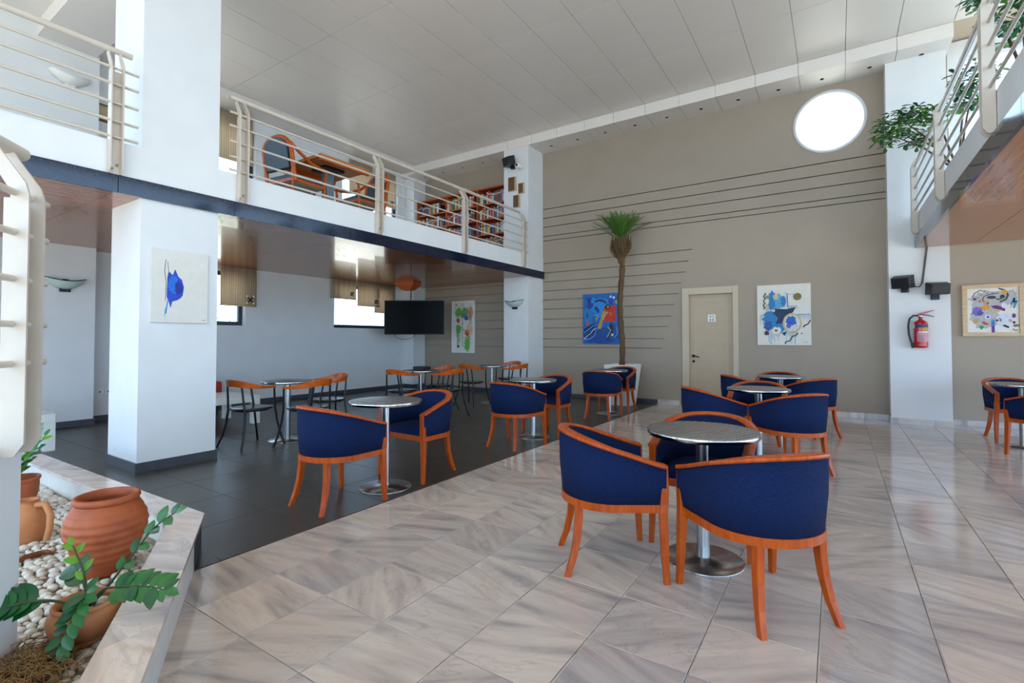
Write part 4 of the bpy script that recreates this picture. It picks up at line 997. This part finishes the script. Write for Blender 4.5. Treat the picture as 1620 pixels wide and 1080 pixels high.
# ---- loudspeakers and camera
def speaker(label, loc, rz, tilt, w=.27, h=.2, d=.19):
    t = thing('loudspeaker', label, 'loudspeaker', loc, rz, 'black loudspeakers')
    mt = Matrix.Rotation(tilt, 3, 'X')
    b = MB().box(-w/2,w/2,-d,0,-h/2,h/2); b.v = [tuple(mt @ Vector(((x*(1 if y > -d+.01 else .88)),y,z*(1 if y > -d+.01 else .82)))+Vector((0,-.06,0))) for x,y,z in b.v]
    b.build('cabinet', 'black_plastic', t, bevel=.008)
    b = MB().box(-w*.38,w*.38,-d-.006,-d+.002,-h*.34,h*.34); b.v = [tuple(mt @ Vector(p)+Vector((0,-.06,0))) for p in b.v]; b.build('grille', 'black_metal', t)
    MB().box(-.04,.04,-.07,0,-.16,-.06).build('bracket', 'black_metal', t)
    return t
speaker('left black loudspeaker of the pair on the white pier', (.85,9.235,2.09), R(-22), R(12), .25,.19,.17)
speaker('right black loudspeaker of the pair on the white pier', (1.165,9.235,1.97), R(12), R(8), .25,.18,.17)
speaker('black loudspeaker high on the far column', (-5.83,8.90,5.10), R(-20), R(14), .24,.22,.18)
cable = MB(); pts_ = []
for i in range(160):
    t_ = i/159; a = t_*2*math.pi*24; base = Vector((1.09,9.20,2.575)).lerp(Vector((1.03,9.19,2.06)), t_); pts_.append(base+Vector((.014*math.cos(a),.014*math.sin(a),0)))
cb_ = thing('coiled_cable', 'coiled black cable hanging from the soffit to the loudspeakers', 'cable', (0,0,0))
MB().tube(pts_, .005, 5).build('coil', 'black_plastic', cb_)
MB().tube([(1.03,9.19,2.06),(1.0,9.18,2.0),(.95,9.17,2.01),(.9,9.16,2.05)], .007, 6).build('lead', 'black_plastic', cb_)
sc_ = thing('security_camera', 'small white security camera beside the high loudspeaker', 'camera', (-5.62,8.90,4.93))
m = MB().lathe([(0,0),(.045,0),(.05,.02),(.05,.16),(.04,.17),(0,.17)], 20); m.v = [(x,-.06-z,y) for x,y,z in m.v]; m.build('camera_body', 'white_lacquer', sc_)
m = MB().lathe([(0,.002),(.03,.002),(.03,0)], 16); m.v = [(x,-.23-z,y) for x,y,z in m.v]; m.build('lens', 'black_plastic', sc_)
MB().tube([(0,0,-.02),(0,-.06,-.02),(0,-.09,-.03)], .018, 8).build('mount', 'white_lacquer', sc_)

# ---- fire extinguisher
fe = thing('fire_extinguisher', 'red fire extinguisher hung on the white pier', 'extinguisher', (1.0,9.145,1.12))
MB().lathe([(0,0),(.06,0),(.078,.012),(.082,.03),(.08,.045),(.082,.06),(.082,.34),(.072,.375),(.045,.395),(.024,.405),(.024,.43),(0,.43)], 36).build('cylinder', 'red_enamel', fe)
for z0, z1, a0, a1, c in ((.295,.335,-2.6,-.1,(46,60,110)),(.235,.29,-1.5,-.1,(200,150,60)),(.09,.21,-2.2,-.1,(206,150,160)),(.285,.34,-2.95,-2.62,(230,226,180)),(.215,.235,-2.1,-.2,(230,220,222))):
    n = 14; MB().add([(.0835*math.cos(a0+(a1-a0)*i/n),.0835*math.sin(a0+(a1-a0)*i/n),z) for z in (z0,z1) for i in range(n+1)], [(i,i+1,n+2+i,n+1+i) for i in range(n)], 0, True).build('label_band', paint(c), fe)
for k in range(5): MB().box(-.045,.03,-.0865,-.0835,.10+.018*k,.104+.018*k).build('print_line', paint((150,70,90)), fe)
MB().lathe([(0,.43),(.03,.43),(.03,.475),(.018,.485),(0,.485)], 16).build('valve', 'chrome', fe)
MB().prism_ax([(-.03,.47),(.03,.48),(.15,.535),(.15,.545),(.02,.51),(-.03,.50)], -.014, .014, lambda u,w,a: (u,a,w)).build('lever', 'red_enamel', fe, bevel=.003)
MB().prism_ax([(.0,.465),(.06,.468),(.15,.44),(.15,.45),(.06,.48),(.0,.478)], -.012, .012, lambda u,w,a: (u,a,w)).build('handle', 'black_metal', fe)
MB().tube([(-.02,0,.465),(-.08,-.01,.465),(-.125,-.02,.42),(-.14,-.02,.33),(-.135,-.02,.2),(-.115,-.02,.1),(-.095,-.02,.05)], .013, 10).build('hose', 'black_plastic', fe)
MB().tube([(-.10,-.02,.07),(-.085,-.02,.0)], [.018,.022], 10).build('nozzle', 'black_plastic', fe)
MB().box(-.05,.05,.07,.09,.02,.30).build('wall_bracket', 'red_enamel', fe)

# ================================================================== UPPER FLOOR LEFT
bk = thing('bookcase', 'long reddish wooden bookcase full of books on the left gallery', 'bookcase', (0,0,ZF))
BX = [-9.0,-8.035,-7.07,-6.12]; SZ = [.06,.42,.775,1.135,1.49]; BT = 1.86
for x in BX: MB().box(x-.015,x+.015,9.19,9.50,0,BT).build('upright', 'wood_shelf', bk)
for a, c in zip(BX, BX[1:]):
    for z in SZ: MB().box(a+.016,c-.016,9.20,9.49,z-.03,z).build('shelf', 'wood_shelf', bk)
    MB().box(a+.016,c-.016,9.19,9.50,BT-.03,BT).build('top_board', 'wood_shelf', bk)
    MB().box(a+.016,c-.016,9.49,9.50,.03,BT-.03).build('back_board', 'wood_shelf', bk)
ORD = ['first','second','third','fourth','fifth','sixth','seventh','eighth','ninth','tenth','eleventh','twelfth','thirteenth','fourteenth','fifteenth','sixteenth','seventeenth','eighteenth','nineteenth','twentieth','twenty-first','twenty-second','twenty-third','twenty-fourth']
BC = [('cream',(214,200,170)),('white',(226,222,212)),('navy',(36,52,110)),('blue',(60,96,170)),('red',(170,44,40)),('dark red',(110,30,34)),('green',(50,104,70)),('black',(34,32,34)),('orange',(206,120,50)),('tan',(176,140,96)),('yellow',(214,184,80)),('grey',(130,130,130)),('teal',(40,110,120)),('pink',(206,130,140)),('brown',(110,70,44))]
ROWN = ['bottom shelf','second shelf up','middle shelf','second shelf down','top shelf']; BAYN = ['left','middle','right']
rb_ = random.Random(21)
for r in range(5):
    for q in range(3):
        x = BX[q]+.02; k = 0; end = BX[q+1]-.02; lim = end-rb_.uniform(0,.16)
        if r == 0 and q == 0: continue
        while True:
            w = rb_.uniform(.028,.058); h = rb_.uniform(.19,.285); d = rb_.uniform(.13,.19)
            if x+w+.01 > lim or k > 23: break
            cn, c = rb_.choice(BC); lean = 0
            t = tag(MB().box(0,w,0,d,0,h).build('book', paint(c)), '%s book, %s from left, %s of the %s bookcase bay' % (cn, ORD[k], ROWN[r], BAYN[q]), 'book', 'books in the gallery bookcase')
            t.data.materials.append(paint((230,224,206))); 
            t.data.polygons[1].material_index = 1; t.data.polygons[0].material_index = 1
            b = MB().box(.002,w-.002,-.0012,0,h*.72,h*.80).build('spine_band', paint((226,214,180) if sum(c) < 330 else (60,50,50)), t)
            t.location = (x, 9.215, ZF+SZ[r]+.0005); x += w+.0015; k += 1

def gallery_chair(label, loc, rz):
    t = thing('gallery_armchair', label, 'chair', loc, rz, 'wooden armchairs on the gallery')
    arc = [(-.27,0)]+[(-.27+.0, .0)]+[(.27*math.cos(math.pi-math.pi*i/14), .30+.18*math.sin(math.pi*i/14)) for i in range(15)]+[(.27,0)]
    pad = [(x*.84, .03+z*.93) for x, z in arc[2:-1]]; pad = [(-.225,.06)]+pad+[(.225,.06)]
    tilt = lambda u, w, a: (u, -.24-a-w*.16, .50+w)
    MB().prism_ax(pad, -.025, .03, tilt).build('back_pad', 'leather_teal', t, bevel=.01)
    MB().tube([tilt(u,w,0) for u, w in [(-.27,-.1)]+arc[2:-1]+[(.27,-.1)]], .026, 8, flat=(1,1.3)).build('back_frame', 'wood_rail', t)
    MB().prism([(-.25,-.25),(.25,-.25),(.28,.27),(-.28,.27)], .40, .44).build('seat_frame', 'wood_rail', t)
    MB().prism([(-.22,-.22),(.22,-.22),(.25,.24),(-.25,.24)], .392, .40).build('seat_webbing', 'grey_cushion', t)
    MB().prism([(-.23,-.23),(.23,-.23),(.26,.25),(-.26,.25)], .44, .50).build('seat_cushion', 'leather_teal', t, bevel=.02)
    for s in (-1,1):
        MB().tube([(s*.27,-.30,.88),(s*.29,-.18,.78),(s*.30,0,.69),(s*.30,.18,.66),(s*.29,.30,.66)], .022, 8).build('armrest', 'wood_rail', t)
        MB().tube([(s*.28,.25,0),(s*.28,.25,.42),(s*.29,.27,.66)], .018, 8).build('leg', 'wood_rail', t)
        MB().tube([(s*.25,-.29,0),(s*.25,-.24,.42),(s*.265,-.25,.55)], .018, 8).build('leg', 'wood_rail', t)
    return t
gallery_chair('wooden armchair with dark padded back, left of the upper table', (-6.17,3.95,ZF), R(6))
gallery_chair('wooden armchair with dark padded back, right of the upper table', (-6.22,5.12,ZF), R(176))
gt = thing('gallery_table', 'square wooden table on a grey post on the left gallery', 'table', (-6.03,4.36,ZF))
MB().box(-.40,.40,-.40,.40,.735,.775).build('table_top', 'wood_oak', gt, bevel=.004)
for q in ((-.40,-.36,-.40,.40),(.36,.40,-.40,.40)): MB().box(*q,.69,.735).build('edge_rail', 'wood_rail', gt)
MB().box(-.16,.16,-.16,.16,.70,.735).build('mount_plate', 'black_metal', gt, bevel=.01)
MB().box(-.06,.06,-.06,.06,.03,.70).build('post', 'grey_steel', gt, bevel=.006)
MB().box(-.24,.24,-.24,.24,0,.03).build('foot_plate', 'grey_steel', gt, bevel=.006)
armchair('low red armchair glimpsed under the upper table', (-7.7,5.05,ZF), R(200), 'red_fabric')
armchair('low red armchair in front of the bookcase', (-7.35,8.0,ZF), R(160), 'red_fabric')
# low magazine rack by the gallery wall
mr = thing('magazine_rack', 'brown patterned magazine rack by the gallery wall behind the armchair', 'rack', (-9.14,5.75,ZF))
for y in (-.45,-.0,.45): MB().box(-.15,.15,y-.012,y+.012,0,1.35).build('side', 'plaque_brown', mr)
for z in (.05,.5,.95,1.3):
    for y in (-.225,.225): MB().box(-.14,.14,y-.212,y+.212,z,z+.02).build('shelf', 'plaque_brown', mr)
for i, (cn, c) in enumerate(BC[:10]):
    t = tag(MB().box(0,.16,0,.055,0,.26).build('magazine', paint(c)), '%s magazine, %s from the left in the gallery rack' % (cn, ORD[i]), 'magazine', 'magazines in the gallery rack')
    y = (-.42 if i < 5 else .03)+(i % 5)*.075; t.location = (-9.16, 5.75+y, ZF+.9705)
# figurine on the bookcase
fg = thing('figurine', 'small orange carved figure on top of the bookcase', 'figurine', (-7.47,9.32,ZF+BT))
MB().lathe([(0,0),(.16,0),(.18,.03),(.15,.06),(.1,.08),(0,.08)], 20).build('bowl', 'terracotta_light', fg)
for k in range(4): inst('knob', PM[k], fg, (.08*math.cos(k*1.6),.08*math.sin(k*1.6),.09), (0,0,k), (.045,.04,.04))
# ceiling rib on the upper left
struct(MB().box(XL, -6.165, 1.95, 2.6, ZBM, ZC), 'trim_2', 'ceiling_panel', 'ceiling rib between the big column and the wall pier', 'beam')
struct(MB().box(XL, XL+.55, 2.6, YB, ZBM+.06, ZC), 'trim_3', 'ceiling_panel', 'boxed ceiling edge above the gallery windows', 'beam')

# ================================================================== UPPER FLOOR RIGHT: plants
def obov(L, m):
    b = MB(); v = [(0,0,0),(-.10*L,.3*L,.01*L),(.10*L,.3*L,.01*L),(-.2*L,.68*L,0),(.2*L,.68*L,0),(-.1*L,.95*L,-.06*L),(.1*L,.95*L,-.06*L),(0,.6*L,-.03*L)]
    return v, [(0,2,7,1),(1,7,3),(2,4,7),(3,7,4),(3,4,6,5)]
def bushy(label, loc, blobs, n, seed, pot_label, pot_loc):
    t = thing('leafy_shrub', label, 'plant', loc); rr = random.Random(seed)
    base = Vector((pot_loc[0]-loc[0], pot_loc[1]-loc[1], pot_loc[2]+.38-loc[2]))
    for i, (c, r) in enumerate(blobs):
        c = Vector(c)
        MB().tube([base, base.lerp(c,.5)+Vector((0,0,.08)), c], [.014,.011,.006], 6).build('branch', 'palm_fiber', t)
        b = MB(); v0, f0 = obov(.115, 0)
        for k in range(int(n*r/.3)):
            d = Vector((rr.gauss(0,1),rr.gauss(0,1),rr.gauss(0,1))).normalized()*r*rr.uniform(.35,1); d.z *= .75
            p0 = c+d
            if rr.random() < .5: b.tube([c, c+d*.6, p0], .003, 4, caps=False, mi=1)
            for j in range(5):
                an = j*1.256+rr.uniform(-.3,.3); s = rr.uniform(.75,1.2)
                mt = Matrix.Translation(p0) @ Matrix.Rotation(an,4,'Z') @ Matrix.Rotation(rr.uniform(-.5,.35),4,'X') @ Matrix.Scale(s,4)
                b.add([tuple(mt @ Vector(q)) for q in v0], f0, 0 if rr.random() < .7 else 2)
        tag(b.build('foliage', ['leaf_green','palm_fiber','leaf_lime'], t), None, None, kind='stuff')
    p = thing('purple_planter', pot_label, 'planter', pot_loc)
    MB().strip([sq(.15,0),sq(.17,.36),sq(.15,.36),sq(.145,.32)], sm=False).build('planter_body', 'purple_pot', p)
    MB().box(-.148,.148,-.148,.148,.31,.325).build('soil', 'earth', p)
bushy('leafy shrub leaning over the right gallery rail beside the white pier', (1.25,8.15,3.3), [((-.45,.45,.95),.30),((-.62,.30,.75),.22),((-.18,.25,.90),.24),((.05,-.30,.80),.24),((.1,-.6,.95),.24),((-.30,.5,.70),.2)], 34, 31, 'purple planter behind the right railing, farther one', (1.27,8.05,ZF))
bushy('leafy shrub at the top right corner behind the railing', (1.32,5.75,3.3), [((.0,.0,.62),.28),((.05,-.35,.75),.28),((-.15,.35,1.05),.14),((.2,.3,.75),.2),((.0,-.7,.65),.28),((.1,-.2,1.0),.25)], 36, 33, 'purple planter behind the right railing, nearer one', (1.32,5.6,ZF))

# ================================================================== OUTSIDE
tag(MB().box(-40,40,-40,60,-.6,-.3).build('ground_outside', 'outside_ground'), 'pale ground outside the building', 'ground', kind='structure')
def shrub(label, loc, h, seed):
    t = thing('garden_shrub', label, 'shrub', loc, 0, 'shrubs outside the lounge windows'); rr = random.Random(seed); b = MB(); v0, f0 = obov(.12, 0)
    MB().tube([(0,0,0),(.05,0,h*.5),(0,.05,h*.9)], [.03,.02,.01], 6).build('stem', 'palm_fiber', t)
    for k in range(260):
        p = Vector((rr.gauss(0,.3),rr.gauss(0,.35),h*rr.uniform(.35,1.05)))
        mt = Matrix.Translation(p) @ Matrix.Rotation(rr.uniform(0,6.3),4,'Z') @ Matrix.Rotation(rr.uniform(-1,1),4,'X')
        b.add([tuple(mt @ Vector(q)) for q in v0], f0)
    tag(b.build('foliage', 'leaf_lime', t), None, None, kind='stuff')
shrub('green shrub outside the lounge window left of the television', (-11.2,7.9,-.3), 1.9, 3)
shrub('green shrub outside the lounge window by the big column', (-11.0,5.0,-.3), 2.0, 4)
